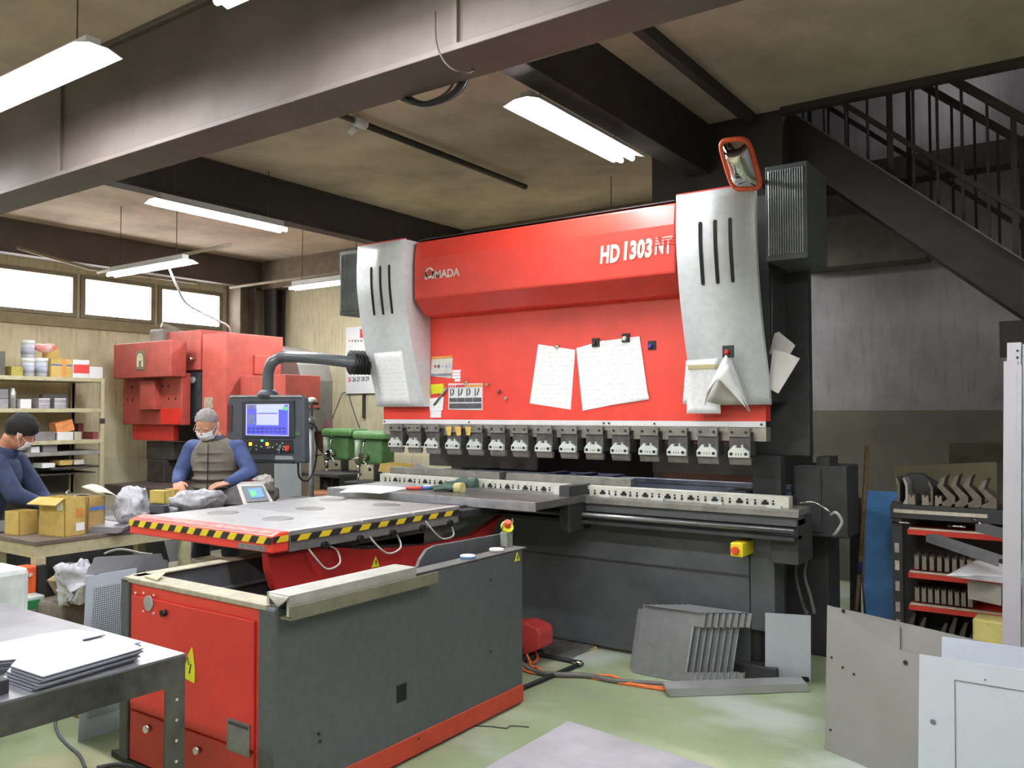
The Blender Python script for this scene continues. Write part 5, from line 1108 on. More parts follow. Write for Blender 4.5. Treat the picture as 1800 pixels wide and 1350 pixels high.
t = thing('hanging_cloth', 'maroon cloth hanging behind the left drill press', 'cloth', at(570, 795, Y=7.1))
a = at(572, 760, Y=7.15); part('cloth', MB().sph((a.x, 7.1, a.z), (.15, .06, .27), n=18).crumple(.05, 5, 3), M('maroon_cloth', (112, 70, 74), .9, 0, .15), t)
t = thing('measuring_stand', 'grey dial comparator with black bracket beside the pendant', 'measuring stand', at(545, 760, Y=5.9))
a = at(548, 704, Y=5.9); part('cap', MB().sph(a, (.055, .05, .035), n=16), M('cap_pale', (196, 200, 196), .4), t)
part('bracket', MB().bx(a.x-.1, a.x+.1, 5.88, 5.92, a.z-.095, a.z-.075).bx(a.x-.1, a.x-.08, 5.88, 5.92, a.z-.3, a.z-.075), RUB, t)
part('clamp', MB().bx(a.x-.06, a.x+.06, 5.86, 5.94, a.z-.045, a.z-.02), RUB, t); part('rod', MB().cyl(a, a+V((.01, 0, -.25)), .008), CLD, t)
part('ball', MB().sph(a+V((.0, -.02, -.22)), .06, n=16), M('ball_grey', (120, 122, 124), .3, .5), t); part('post', MB().cyl(a+V((0, 0, -.25)), V((a.x, 5.9, 0)), .028), M('post_grey2', (110, 110, 112), .4, .4), t)
part('cord', MB().tube([at(534, 740, Y=4.5), at(556, 752, Y=4.6), at(557, 790, Y=4.7), at(552, 825, Y=4.7), at(540, 845, Y=4.6), at(526, 838, Y=4.5), at(524, 812, Y=4.48)], .008), RUB, pn, 'thick black drooping cord')
solo('standing_plate', MB().prism([at(a, b_, Y=5.1) for a, b_ in ((482, 815), (529, 815))]+[V((at(532, 880, Y=5.1).x, 5.1, 0)), V((at(484, 880, Y=5.1).x, 5.1, 0))], (0, .01, 0)), M('plate_grey_blue', (170, 176, 184), .5, .2, .04), 'pale grey plate standing below the pendant', 'plate', at(505, 880, Y=5.1))
solo('cabinet', MB().bx(at(440, 800, Y=6.0).x, at(487, 800, Y=6.0).x, 6.0, 6.3, 0, 1.15), BLK2, 'dark cabinet in the shade below the pendant', 'cabinet', (-6.5, 6.1, 0), bevel=.01)

# ---- shelf along the left wall
SXF = -9.62
sh = thing('steel_shelf', 'beige steel shelf unit on the left wall', 'shelf', (SXF, 4.2, 0))
yr = at(183, 700, X=SXF).y; yl = 2.2; yp = at(136, 700, X=-10.25).y
zs = [at(180, p_, X=SXF).z for p_ in (665, 718, 772, 791)]
for k, z in enumerate(zs): part('shelf_board', MB().bx(-10.32, SXF, yl, yr, z-.045, z), BEIGE if k < 3 else M('tray_grey', (150, 150, 146), .5, .3), sh, bevel=.003)
for (x, y_) in ((SXF, yr), (-10.3, yr), (SXF, 2.3), (-10.3, yp)): part('post', MB().bx(x-.04, x+.003, y_-.04, y_+.003, 0, zs[0]), BEIGE, sh)
for k, (pt, px0, px1) in enumerate(((818, 90, 174), (829, 72, 168), (868, 60, 150))):
    c_ = sbox(px0, px1, pt, pt+8, SXF, .5); part('tray', MB().bx(*c_), M('tray_dark', (66, 62, 60), .6) if k < 2 else BEIGE, sh)
part('back_sheet', MB().bx(-10.33, -10.32, yp, yr, .2, zs[0]), M('shelf_back', (188, 180, 150), .7), sh)
part('wall_sheet', MB().bx(-10.34, -10.33, yl, yp, .2, zs[2]), M('shelf_back_dark', (70, 64, 58), .8), sh)
part('label_holder', MB().bx(SXF+.003, SXF+.01, yr-.05, yr+.01, 1.44, 1.5), BLK2, sh)
XI = -9.66
def sitem(name, px0, px1, pt, zb, m, label, cat, dep=.22, X=XI, bev=.004):
    a = at(px0, pt, X=X); b_ = at(px1, pt, X=X); return solo(name, MB().bx(X-dep, X, a.y, b_.y, zb, (a.z+b_.z)/2), m, label, cat, (X, a.y, zb), bevel=bev)
def jar(px0, px1, pt, zb, label, band):
    a = at(px0, pt, X=XI-.1); b_ = at(px1, pt, X=XI-.1); r_ = (b_.y-a.y)/2*.93; c0 = V((XI-.1, (a.y+b_.y)/2, zb)); h_ = a.z-zb
    t = thing('plastic_tub', label, 'tub', c0, 'white tubs on the shelf')
    part('body', MB().lathe([(0, 0), (r_*.9, 0), (r_*.95, h_*.78), (0, h_*.78)], c0, n=24), M('tub_clear', (206, 210, 220), .35, 0, .05), t); part('lid', MB().lathe([(0, h_*.78), (r_, h_*.78), (r_, h_), (0, h_)], c0, n=24), M('tub_lid', (238, 240, 242), .4), t, 'white lid')
    part('label', MB().lathe([(r_*.955, h_*.2), (r_*.96, h_*.2), (r_*.965, h_*.6), (r_*.955, h_*.6)], c0, n=24), M('tub_label', (176, 180, 200), .6), t); return h_
h1 = jar(36, 61, 629, zs[0], 'translucent tub at the bottom of the two stacked tubs on the shelf', 0)
jar(61, 85, 629, zs[0], 'white tub on the shelf top between the stacked tubs and the carton', 0)
jar(36, 61, 597.5, zs[0]+h1+.002, 'white tub stacked on top of another tub on the shelf', 0)
t = thing('carton', 'open brown carton with blue band on the shelf top', 'carton', (XI, at(100, 660, X=XI).y, zs[0]))
a, b_ = at(90, 630, X=XI), at(127, 630, X=XI); part('body', MB().bx(XI-.3, XI, a.y, b_.y, zs[0], a.z), CARD, t); part('flap', MB().bx(XI-.3, XI-.29, at(97, 630, X=XI).y, b_.y, a.z, at(100, 612, X=XI-.3).z), CARD, t)
part('band', MB().bx(XI, XI+.002, a.y, b_.y, zs[0]+.22*(a.z-zs[0])+.08, zs[0]+.22*(a.z-zs[0])+.1), M('band_blue', (96, 110, 160), .6), t); part('tape', MB().bx(XI, XI+.0025, a.y+.12, a.y+.17, zs[0], a.z), CARDO, t)
t = thing('cardboard_box', 'red and white box on the shelf top beside the carton', 'box', (XI, at(142, 660, X=XI).y, zs[0]))
a, b_ = at(128, 632, X=XI), at(157, 632, X=XI); h_ = a.z-zs[0]; part('body', MB().bx(XI-.22, XI, a.y, b_.y, zs[0], a.z), WHT, t, bevel=.003); part('red_band', MB().bx(XI, XI+.002, a.y+.01, b_.y, zs[0]+h_*.25, zs[0]+h_*.74), M('box_red', (222, 66, 64), .6), t)
sitem('cardboard_box', 157.5, 181, 645, zs[0], WHT, 'small white box at the right end of the shelf top', 'box')
sitem('metal_bin', -12, 10, 617, zs[0], M('bin_dark', (96, 92, 88), .6), 'dark bin at the left end of the shelf top', 'bin', bev=.006)
sitem('cardboard_box', 20, 41, 644, zs[0], M('box_olive_yellow', (170, 160, 80), .8), 'small yellowish box left of the tubs', 'box')
a = at(78, 618, X=XI-.12); t = solo('plastic_bag', MB().sph((XI-.12, a.y, zs[0]+.33), (.07, .13, .05), n=14).crumple(.03, 9, 2), M('bag_white_red', (226, 214, 212), .5, 0, .1, 9, rgb2=(214, 96, 88)), 'white and red bag lying on top of the tubs', 'bag', (XI-.12, a.y, zs[0]+.3))
for (p0, p1, pt, lb, m) in ((68, 88, 700, 'grey box with white rim on the second shelf, left of the pair', 1), (96, 116, 700, 'grey box with white rim on the second shelf, right of the pair', 1)):
    t = thing('parts_box', lb, 'box', (XI, at(p0, pt, X=XI).y, zs[1]), 'pair of grey boxes on the second shelf'); a, b_ = at(p0, pt, X=XI), at(p1, pt, X=XI); h_ = a.z-zs[1]
    part('body', MB().bx(XI-.25, XI, a.y, b_.y, zs[1], a.z), M('box_grey_lilac', (158, 156, 164), .6), t, bevel=.003); part('rim', MB().bx(XI, XI+.003, a.y, b_.y, a.z-.012, a.z), WHT, t); part('rim', MB().bx(XI, XI+.003, a.y, b_.y, zs[1]+h_*.45, zs[1]+h_*.5), WHT, t)
sitem('parts_box', 75, 120, 693, zs[1], M('box_grey_dark', (128, 124, 128), .6), 'wide grey box behind the pair on the second shelf', 'box', .1, XI-.3)
sitem('cardboard_box', 36, 55.5, 701.5, zs[1], WHT, 'small white box on the second shelf', 'box')
sitem('parts_box', -10, 15, 701, zs[1], M('box_grey_lilac', (158, 156, 164), .6), 'grey box at the left end of the second shelf', 'box')
sitem('cash_tin', -10, 15, 684, at(0, 700, X=XI-.01).z, M('box_grey_dark', (128, 124, 128), .6), 'darker grey tin stacked on the leftmost box of the second shelf', 'tin')
a = at(26, 682, X=XI); solo('spray_can', MB().lathe([(0, 0), (.035, 0), (.035, a.z-zs[1]-.04), (.022, a.z-zs[1]-.02), (.022, a.z-zs[1]), (0, a.z-zs[1])], (XI-.05, a.y, zs[1]), n=16), M('can_silver', (180, 184, 180), .3, .5), 'silver spray can on the second shelf', 'can', (XI-.05, a.y, zs[1]))
sitem('metal_bin', 62, 97, 759, zs[2], M('box_grey_dark', (128, 124, 128), .6), 'low grey bin on the third shelf', 'bin')
t = sitem('tray_box', 101, 129, 759.5, zs[2], WHT, 'white tray with printed label on the third shelf', 'box')
a = at(110, 750, X=XI-.1); solo('orange_box', MB().box((XI-.12, a.y, at(110, 750, X=XI-.1).z), (.15, .2, .13), R=Matrix.Rotation(.25, 3, 'X')), M('box_orange', (216, 140, 84), .7, 0, .15, 8), 'tilted orange box standing in the white tray', 'box', (XI-.12, a.y, zs[2]))
sitem('parts_box', 131, 144, 759, zs[2], M('box_beige', (176, 170, 152), .7), 'small beige box right of the white tray on the third shelf', 'box')
sitem('red_block', 138, 147, 744, zs[2], M('block_maroon', (130, 66, 66), .6), 'maroon tin behind the small beige box', 'tin', .1, XI-.3)
sitem('red_block', 164, 173, 759, zs[2], M('block_maroon', (130, 66, 66), .6), 'maroon block at the right end of the third shelf', 'block')
sitem('cardboard_box', 55, 70, 785, zs[3], WHT, 'white box on the fourth shelf behind the bending man', 'box')
sitem('parts_box', 76, 101, 780, zs[3], M('box_grey_dark', (128, 124, 128), .6), 'grey box on the fourth shelf', 'box')
zt = at(120, 818, X=SXF).z
sitem('cardboard_box', 74, 97, 814, zt-.02, WHT, 'white box in the upper dark tray of the shelf', 'box'); sitem('cardboard_box', 131, 148, 808, zt, M('box_pale', (206, 200, 190), .7), 'pale box at the right of the upper dark tray', 'box')
sitem('cardboard_box', 105, 128, 809, zt, CARD, 'brown box in the middle of the upper dark tray', 'box')

# ---- workbench
WB = thing('workbench', 'long beige workbench with dark top where the two men stand', 'workbench', (-5.3, 3.5, 0))
c = at(60, 953, Z=.80); BX1 = c.x; BY0 = c.y; BX0 = BX1-.56; BY1 = 5.1
part('benchtop', MB().bx(BX0, BX1, BY0, BY1, .775, .80), M('bench_top_brown', (104, 92, 84), .6, 0, .12), WB, bevel=.003)
part('left_top', MB().bx(BX0-.1, BX0, BY0-.0, BY0+.02, .775, .80), M('bench_top_brown', (104, 92, 84), .6, 0, .12), WB)
part('rail', MB().bx(BX1-.06, BX1-.01, BY0+.01, BY1, .70, .775), BEIGE, WB); part('rail', MB().bx(BX0, BX1-.06, BY0+.01, BY0+.06, .70, .775), BEIGE, WB)
for (x, y_) in ((BX1-.06, BY0+.01), (BX1-.06, BY0+1.0), (BX1-.45, BY0+.9), (BX0, BY0+.01), (BX1-.06, BY1-.1), (BX0, BY1-.1)): part('leg', MB().bx(x, x+.06, y_, y_+.06, 0, .70), BEIGE, WB)
part('lower_shelf', MB().bx(BX0, BX1-.06, BY0+.9, BY1, .42, .44), BEIGE, WB)
e = thing('switch_box', 'orange switch box fixed to the near leg of the workbench', 'switch box', (BX1-.0, BY0, .55))
c_ = at(70, 998, Y=BY0-.03); part('box', MB().bx(BX1-.09, BX1+.02, BY0-.06, BY0+.01, .50, .66), M('switch_orange', (224, 92, 40), .5, 0, .08), e, bevel=.008); part('lever', MB().cyl((BX1+.02, BY0-.03, .60), (BX1+.05, BY0-.04, .62), .01), CHROME, e); part('back', MB().bx(BX1+.0, BX1+.04, BY0+.012, BY0+.06, .46, .66), RUB, e)
BZ = .80
def pbox(name, corner, pxl, pxr, h_, rz, m, label, cat='box', wl=None, wr=None, z=BZ, open_=True, extra=None, group=None):
    """box standing on the bench, near corner at pixel corner; wl/wr wall lengths to the left and right, rotated by rz"""
    c0 = at(*corner, Z=z); t = thing(name, label, cat, c0, group); th = .006
    l = V((cos(rz+pi*.5+pi/2), sin(rz+pi*.5+pi/2), 0)); r_ = V((cos(rz+pi/2), sin(rz+pi/2), 0))
    A, B, C_, D_ = c0, c0+r_*wr, c0+r_*wr+l*wl, c0+l*wl
    for (p, q, n_) in ((A, B, l), (B, C_, -r_), (C_, D_, -l), (D_, A, r_)): part('side', MB().prism([p, q, q+V((0, 0, h_)), p+V((0, 0, h_))], n_*th), m, t)
    part('base', MB().prism([A, B, C_, D_], (0, 0, .006)), m, t)
    if not open_: part('lid', MB().prism([A+V((0, 0, h_)), B+V((0, 0, h_)), C_+V((0, 0, h_)), D_+V((0, 0, h_))], (0, 0, .004)), m, t)
    return t, A, B, C_, D_
t, A, B, C_, D_ = pbox('carton', (113, 945), 0, 0, .24, radians(10), CARD, 'large open cardboard box with clear tape, nearest on the workbench', 'carton', .24, .15)
u_ = (B-A).normalized(); part('tape_patch', MB().prism([A+u_*.08+V((0, 0, .11)), A+u_*.13+V((0, 0, .11)), A+u_*.13+V((0, 0, .17)), A+u_*.08+V((0, 0, .17))], (.002, -.0005, 0)), CARDO, t); part('shipping_label', MB().prism([A+u_*.08+V((0, 0, .03)), A+u_*.14+V((0, 0, .03)), A+u_*.14+V((0, 0, .08)), A+u_*.08+V((0, 0, .08))], (.002, -.0005, 0)), PAPER, t, 'white label')
v_ = (D_-A).normalized(); part('shipping_label', MB().prism([A+v_*.02+V((0, 0, .17)), A+v_*.07+V((0, 0, .16)), A+v_*.07+V((0, 0, .21)), A+v_*.02+V((0, 0, .22))], (.001, -.002, 0)), PAPER, t, 'white label')
part('flap', MB().prism([A+V((0, 0, .24)), D_+V((0, 0, .24)), D_+V((-.01, -.07, .20)), A+V((0, -.06, .2))], (0, 0, .004)), CARD, t)
t2 = pbox('carton', (154, 934), 0, 0, .22, radians(10), M('cardboard_darker', (180, 150, 92), .85, 0, .08), 'cardboard box with blue tape, touching the large box from behind', 'carton', .12, .13)
part('blue_tape', MB().prism([t2[1]+(t2[2]-t2[1])*.1+V((0, 0, .13)), t2[2]+V((0, 0, .13)), t2[2]+V((0, 0, .155)), t2[1]+(t2[2]-t2[1])*.1+V((0, 0, .155))], (.003, 0, 0)), M('tape_blue2', (90, 130, 200), .5), t2[0], 'blue tape')
pbox('carton', (33, 942), 0, 0, .15, radians(10), CARD, 'low open cardboard box at the left end of the workbench', 'carton', .14, .13)
pbox('small_carton', (246, 929), 0, 0, .07, radians(10), M('yellow_card', (222, 204, 60), .7), 'small bright yellow box on the workbench edge', 'box', .13, .05, open_=False)
for k in range(5):
    pts = [at(a, b_, Z=.80) for a, b_ in ((150, 937), (208, 938), (234, 926), (225, 920), (165, 922))]; pts = [V((p.x+.006*((k*3) % 4), p.y+.01*k, .801+.007*k)) for p in pts]
    solo('steel_plate', MB().prism(pts, (0, 0, .005)), M('plate_lilac', (158, 156, 166), .4, .5), 'thin grey plate in the low stack beside the yellow box', 'plate', pts[0], 'stack of grey plates on the workbench')
# folder and tools behind the boxes
solo('open_folder', MB().surf(lambda u, v: at(143+38*u+30*v, 856+.0*u+20*v*(.6+.4*u), Z=1.03-.0*v)+V((0, 0, .02*sin(pi*u))), 6, 4, .004), M('folder_cream', (224, 216, 196), .7), 'cream open folder lying over the boxes on the workbench', 'folder', at(160, 860, Z=1.03))
solo('wire_tray', MB().tube([at(120, 862, Z=1.0), at(116, 868, Z=.98), at(124, 873, Z=.98), at(150, 870, Z=1.0), at(175, 872, Z=1.0)], .007), CHROME, 'bright wire loop beside the folder', 'wire', at(120, 862, Z=1.0))
solo('parts_tray', MB().bx(BX0, BX1-.03, 3.15, 5.0, .80, .838), STEELD, 'flat dark steel tray under the bags and boxes on the workbench', 'tray', (BX0, 3.2, .8), bevel=.004)
_q = at(290, 886, Z=.91)
solo('shallow_crate', MB().bx(_q.x-.2, _q.x+.03, _q.y-.03, _q.y+.32, .84, .905), M('crate_slate', (92, 92, 96), .7), 'shallow dark crate carrying two small boxes on the workbench', 'crate', (_q.x-.1, _q.y, .84), bevel=.006)
def bag(name, px, py, z, r_, m, label, seed, amt=.35, cat='bag'):
    p = at(px, py, Z=z); o = solo(name, MB().sph(p, r_, n=40).crumple(min(r_)*amt*1.5, 1.6/max(r_), seed).crumple(min(r_)*amt*.7, 6/max(r_), seed+5), m, label, cat, V((p.x, p.y, z-r_[2]))); return o
CLR = M('clear_bag', (196, 196, 206), .25, 0, .12, 14, bump=.6)
bag('plastic_bag', 234, 893, .93, (.085, .11, .13), CLR, 'crumpled clear plastic bag between the folder and the small yellow box', 2)
bag('plastic_bag', 350, 880, .93, (.1, .22, .08), M('grey_bag', (172, 172, 178), .3, 0, .15, 10, bump=.8), 'crumpled grey plastic bag before the grey-haired man', 5)
bag('plastic_bag', 320, 890, .88, (.1, .16, .05), CLR, 'flat clear plastic bag in front of the grey one', 8)
bag('plastic_bag', 432, 846, 1.02, (.07, .1, .035), M('bag_red', (214, 60, 64), .3, 0, .1, bump=.6), 'red plastic bag behind the small control box', 3)
bag('plastic_bag', 463, 846, 1.02, (.07, .08, .05), M('bag_white', (224, 216, 212), .4, 0, .1, bump=.6), 'white crumpled bag right of the red one', 4)
bag('scrap_bundle', 474, 868, .93, (.05, .08, .08), M('bundle_grey', (124, 118, 112), .6, 0, .25, 14, bump=.8), 'grey crumpled bundle behind the control box', 6, .4, 'bundle')
for k, (a, b_) in enumerate(((268, 893), (280, 890), (290, 894), (300, 889), (275, 897), (293, 899))):
    p = at(a, b_, Z=.84); solo('metal_fitting', MB().cyl(p, p+V((.02, .05+.01*k, .01)), .012).cyl(p+V((.02, .05, .01)), p+V((.03, .07, .01)), .018), CHROME, 'small bright metal fitting in the heap on the workbench', 'fitting', p, 'loose metal fittings')
pbox('small_carton', (290, 886), 0, 0, .09, radians(12), M('yellow_card2', (206, 180, 96), .8), 'yellowish box with red print behind the metal fittings', 'box', .15, .06, z=.91, open_=False)
pbox('small_carton', (308, 880), 0, 0, .08, radians(12), CARD, 'brown box behind the box with red print', 'box', .1, .08, z=.91, open_=False)
t, A, B, C_, D_ = pbox('white_carton', (383, 889), 0, 0, .15, radians(12), M('carton_white', (214, 210, 196), .7), 'white printed carton before the control box', 'carton', .24, .13, z=.84)
u_ = (B-A); v_ = (D_-A)
part('bird_mark', MB().prism([A+u_*.3+V((0, 0, .01)), A+u_*.55+V((0, 0, .03)), A+u_*.9+V((0, 0, .09)), A+u_*.6+V((0, 0, .06)), A+u_*.5+V((0, 0, .10)), A+u_*.4+V((0, 0, .05))], (.003, -.001, 0)), INKD, t)
p = A+v_*.75+V((0, 0, .11)); part('ring_mark', MB().cyl(p, p+V((.0, -.003, 0)), .022), INKD, t); p = A+v_*.3+V((0, 0, .08)); part('round_mark', MB().cyl(p, p+V((.0, -.003, 0)), .022), M('mark_orange', (222, 160, 130), .7), t)
solo('red_tool', MB().prism([at(a, b_, Z=.92) for a, b_ in ((213, 869), (252, 872), (250, 864), (216, 861))], (0, 0, -.04)), M('tool_red', (186, 60, 54), .5), 'red tool lying behind the clear bag', 'tool', at(230, 866, Z=.9))
# small control box with screen
cb = thing('control_box', 'small sloping control box with green and blue screen on the workbench', 'control box', at(440, 884, D=6.15)-V((0, 0, .02)))
fpx = [(416, 852), (463, 851), (481, 883), (428, 887)]; FD = [6.35, 6.35, 6.15, 6.15]; FP_ = [at(a, b_, D=d) for (a, b_), d in zip(fpx, FD)]
nrm = (FP_[1]-FP_[0]).cross(FP_[3]-FP_[0]).normalized(); nrm = nrm if nrm.dot(FP_[0]-V((0, 0, CAMZ))) < 0 else -nrm
def onf(u, v, h_=0): return (FP_[0]*(1-u)+FP_[1]*u)*(1-v)+(FP_[3]*(1-u)+FP_[2]*u)*v+nrm*h_
part('case', MB().prism(FP_+[], -nrm*.02), M('case_grey', (176, 172, 164), .5), cb); lft = at(386, 862, D=6.5); 
part('case_side', MB().prism([FP_[0], FP_[3], at(386, 886, D=6.35), at(384, 866, D=6.5)], RT*.004+V((0, .004, 0))), M('case_dark', (86, 80, 84), .6), cb)
part('case_top', MB().prism([FP_[0], FP_[1], FP_[1]+V((-.1, .12, .01)), FP_[0]+V((-.1, .12, .01))], (0, 0, -.005)), M('case_grey', (176, 172, 164), .5), cb)
bz = part('screen_bezel', MB().prism([onf(.14, .12), onf(.93, .12), onf(.88, .93), onf(.14, .93)], nrm*.008), M('bezel_slate', (72, 80, 90), .5), cb)
part('small_screen', MB().prism([onf(.32, .28, .008), onf(.82, .26, .008), onf(.80, .74, .008), onf(.34, .76, .008)], nrm*.002), M('screen_cyan', (60, 130, 190), .5, emit=.16), bz, 'lit green and blue screen')
part('screen_field', MB().prism([onf(.36, .40, .01), onf(.56, .39, .01), onf(.56, .66, .01), onf(.38, .68, .01)], nrm*.001), M('screen_lime', (70, 190, 90), .5, emit=.2), bz)
# ---- leaning sheets left of the follower unit, junk under the bench
pf = thing('perforated_sheet', 'white perforated metal panel standing left of the follower unit', 'panel', (-4.0, 2.2, 0))
PXX = -3.98; y0_ = at(152, 1013, X=PXX).y; y1_ = at(240, 1000, X=PXX).y; zt_ = at(152, 1013, X=PXX).z
part('panel', MB().prism([(PXX-.06, y0_, .0), (PXX-.06, y1_, .0), (PXX, y1_, zt_), (PXX, y0_, zt_)], (.003, 0, 0)), SW, pf)
hm = M('perforation', (150, 156, 170), .5); nt = hm.node_tree; N = nt.nodes; L = nt.links
tc = N.new('ShaderNodeTexCoord'); vo = N.new('ShaderNodeTexVoronoi'); vo.inputs['Scale'].default_value = 95; vo.inputs['Randomness'].default_value = 0
fl = N.new('ShaderNodeMapping'); fl.inputs['Scale'].default_value = (0, 1, 1); L.new(tc.outputs['Object'], fl.inputs[0]); vo.voronoi_dimensions = '3D'; L.new(fl.outputs[0], vo.inputs['Vector']); lt = N.new('ShaderNodeMath'); lt.operation = 'LESS_THAN'; lt.inputs[1].default_value = .34; L.new(vo.outputs['Distance'], lt.inputs[0])
mx = N.new('ShaderNodeMix'); mx.data_type = 'RGBA'; L.new(lt.outputs[0], mx.inputs[0]); mx.inputs[6].default_value = (*lin((196, 204, 216)), 1); mx.inputs[7].default_value = (*lin((80, 84, 92)), 1); L.new(mx.outputs[2], N['Principled BSDF'].inputs['Base Color'])
part('perforated_field', MB().prism([(PXX-.052+.005, y0_+.04, .1), (PXX-.052+.005, y1_, .1), (PXX-.0047+.005, y1_, zt_-.06), (PXX-.0047+.005, y0_+.04, zt_-.06)], (.002, 0, 0)), hm, pf, 'field of small holes')
XG = -4.12
solo('metal_sheet', MB().prism([at(a, b_, X=XG) for a, b_ in ((152, 1010), (155, 998), (163, 990), (165, 981), (172, 979), (283, 973), (287, 983), (296, 985), (296, 1000), (230, 1006))], (-.003, 0, 0)), M('panel_grey_flat', (150, 150, 156), .5, .3, .03), 'plain grey metal panel behind the perforated one', 'panel', at(152, 1010, X=XG))
solo('white_sheet', MB().surf(lambda u, v: at(183+85*u, 972-6*sin(pi*u*1.0)-3*v+ 6*v, D=4.95+.35*v)+V((0, 0, .01*sin(6*u))), 8, 3, .003), PAPER, 'white paper lying over the grey panel left of the follower unit', 'paper', at(220, 970, D=4.95))
solo('grey_post_plate', MB().prism([at(a, b_, Y=3.9) for a, b_ in ((288, 950), (340, 950), (334, 986), (298, 988))], (0, .01, 0)), M('panel_grey_flat', (150, 150, 156), .5, .3, .03), 'grey plate standing behind the striped table', 'plate', at(310, 985, Y=3.9))
solo('carton', MB().bx(-4.75, -4.35, 2.3, 2.75, .0, .36), M('cardboard_floor', (176, 148, 84), .85, 0, .1), 'flat brown carton on the floor behind the left table', 'carton', (-4.5, 2.5, 0), bevel=.01)
bag('plastic_bag', 132, 1022, .62, (.1, .1, .12), CLR, 'clear bag hanging under the workbench', 12)
solo('rag_heap', MB().bx(-5.2, -4.8, 2.45, 3.0, .0, .48).crumple(.05, 5, 3), M('rag_brown', (110, 102, 92), .9, 0, .15, 6), 'brown sacking heap under the workbench', 'sacking', (-5.0, 2.7, 0), bevel=.02)
solo('folded_card', MB().box(at(122, 1032, D=4.9), (.08, .14, .2), R=Matrix.Rotation(.5, 3, 'X')), M('card_brown', (140, 118, 92), .85), 'crumpled brown card box leaning under the workbench', 'box', at(122, 1040, D=4.9))
a = at(6, 1005, D=4.1)
solo('white_container', MB().bx(a.x-.25, at(15, 1040, D=4.1).x, a.y-.12, a.y+.12, .3, at(6, 1002, D=4.1).z), M('container_white', (216, 222, 222), .4), 'white rounded container at the left edge behind the steel table', 'container', (a.x, a.y, .3), bevel=.03)
t = thing('plastic_box', 'white plastic box with green lid strip under the workbench', 'box', at(35, 1062, D=4.9))
p = at(35, 1062, D=4.9); part('body', MB().box(p, (.14, .22, .09)), M('box_milk', (196, 206, 204), .4), t, bevel=.01); part('strip', MB().box(p+V((.01, .03, -.0)), (.145, .09, .05)), M('strip_green', (46, 130, 80), .5), t)
for k, (a0, b0) in enumerate(((5, 985), (20, 984), (34, 983))):
    p = at(a0, b0, D=6.2); solo('parts_bin', MB().box(p, (.05, .06, .1)), M('drawer_pale', (186, 182, 170), .6), 'small pale drawer in the shade under the workbench', 'drawer', p, 'pale drawers under the workbench')
solo('storage_chest', MB().bx(-7.0, -6.35, 2.3, 4.4, .0, .74), BLK2, 'long dark chest behind the workbench', 'chest', (-6.7, 3.3, 0), bevel=.01)
# ---- cable hooks on the deep beam
t = thing('cable_bundle', 'black cable coils hanging from the deep beam near the top lamp', 'cable', at(750, 150, Y=2.95))
for k, (dx, r_, wd, m) in enumerate(((0, .012, 0, RUB), (.02, .014, .02, M('cable_slate', (66, 78, 96), .5)), (.045, .01, -.03, RUB), (-.06, .007, -.09, M('cable_tan', (120, 104, 84), .5)))):
    P_ = [at(a+dx*200, b_, Y=2.93+.02*k) for a, b_ in ((700+wd*100, 155), (712, 172), (740, 183), (775, 176), (800, 160), (815, 135), (818, 118))]
    part('loop', MB().tube(P_, r_), m, t)
part('drop', MB().tube([at(765, 20, Y=2.62), at(768, 80, Y=2.62), at(790, 118, Y=2.62), at(820, 128, Y=2.7), at(838, 118, Y=2.95)], .004), BEAMD, t)
# ================================================================ STAIRS in the opening behind the press
STM = M('stair_paint_brown', (58, 50, 50), .6, 0, .12, 4); STE = M('stair_edge_pale', (104, 94, 96), .6, 0, .1)
stt = thing('staircase', 'dark steel staircase rising through the ceiling opening at the right', 'staircase', (-.4, 6.6, 2.0))
sl = (2.53-3.79)/(-.38+1.83)
def zt(x): return 3.79+sl*(x+1.83)
xa, xb = -2.35, .05
for k, y in enumerate((6.32, 7.1)):
    part('stringer', MB().prism([(xa, y, zt(xa)), (xb, y, zt(xb)), (xb, y, zt(xb)-.36), (xa, y, zt(xa)-.36)], (0, .02, 0)), STM, stt)
    part('stringer_flange', MB().prism([(xa, y-.045, zt(xa)), (xb, y-.045, zt(xb)), (xb, y-.045, zt(xb)+.015), (xa, y-.045, zt(xa)+.015)], (0, .06, 0)), STE, stt)
    part('stringer_foot', MB().prism([(xb, y, zt(xb)), (xb+.9, y, zt(xb)), (xb+.9, y, zt(xb)-.3), (xb, y, zt(xb)-.36)], (0, .02, 0)), STM, stt)
n = 12
for i in range(n):
    x = xa+.1+(xb-xa-.1)*i/(n-1); z = zt(x)-.12
    part('tread', MB().bx(x-.1, x+.12, 6.34, 7.1, z-.02, z), STM, stt); part('riser', MB().bx(x-.1, x-.09, 6.34, 7.1, z, z+.19), STM, stt)
part('landing', MB().bx(xb, xb+1.6, 6.32, 7.12, zt(xb)-.10, zt(xb)-.04), STM, stt)
part('landing_post', MB().bx(at(1757, 580, Y=6.3).x, at(1757, 580, Y=6.3).x+.4, 6.28, 6.34, at(1765, 628, Y=6.3).z, zt(xb)), STM, stt)
rl = stt
for y in (6.36, 7.08):
    for dz, t_ in ((.92, .035), (.30, .022)):
        part('handrail', MB().prism([(xa, y-.02, zt(xa)+dz), (xb+.3, y-.02, zt(xb+.3)+dz), (xb+.3, y-.02, zt(xb+.3)+dz+t_*2), (xa, y-.02, zt(xa)+dz+t_*2)], (0, .04, 0)), STM, rl)
    for i in range(17):
        x = xa+.15*i+.12; part('baluster', MB().bx(x-.009*(1+(i % 5 == 2)), x+.009*(1+(i % 5 == 2)), y-.009, y+.009, zt(x), zt(x)+.93), STM, rl)
b1, b2 = at(1600, 316, Y=8.05), at(1600, 275, Y=8.05)
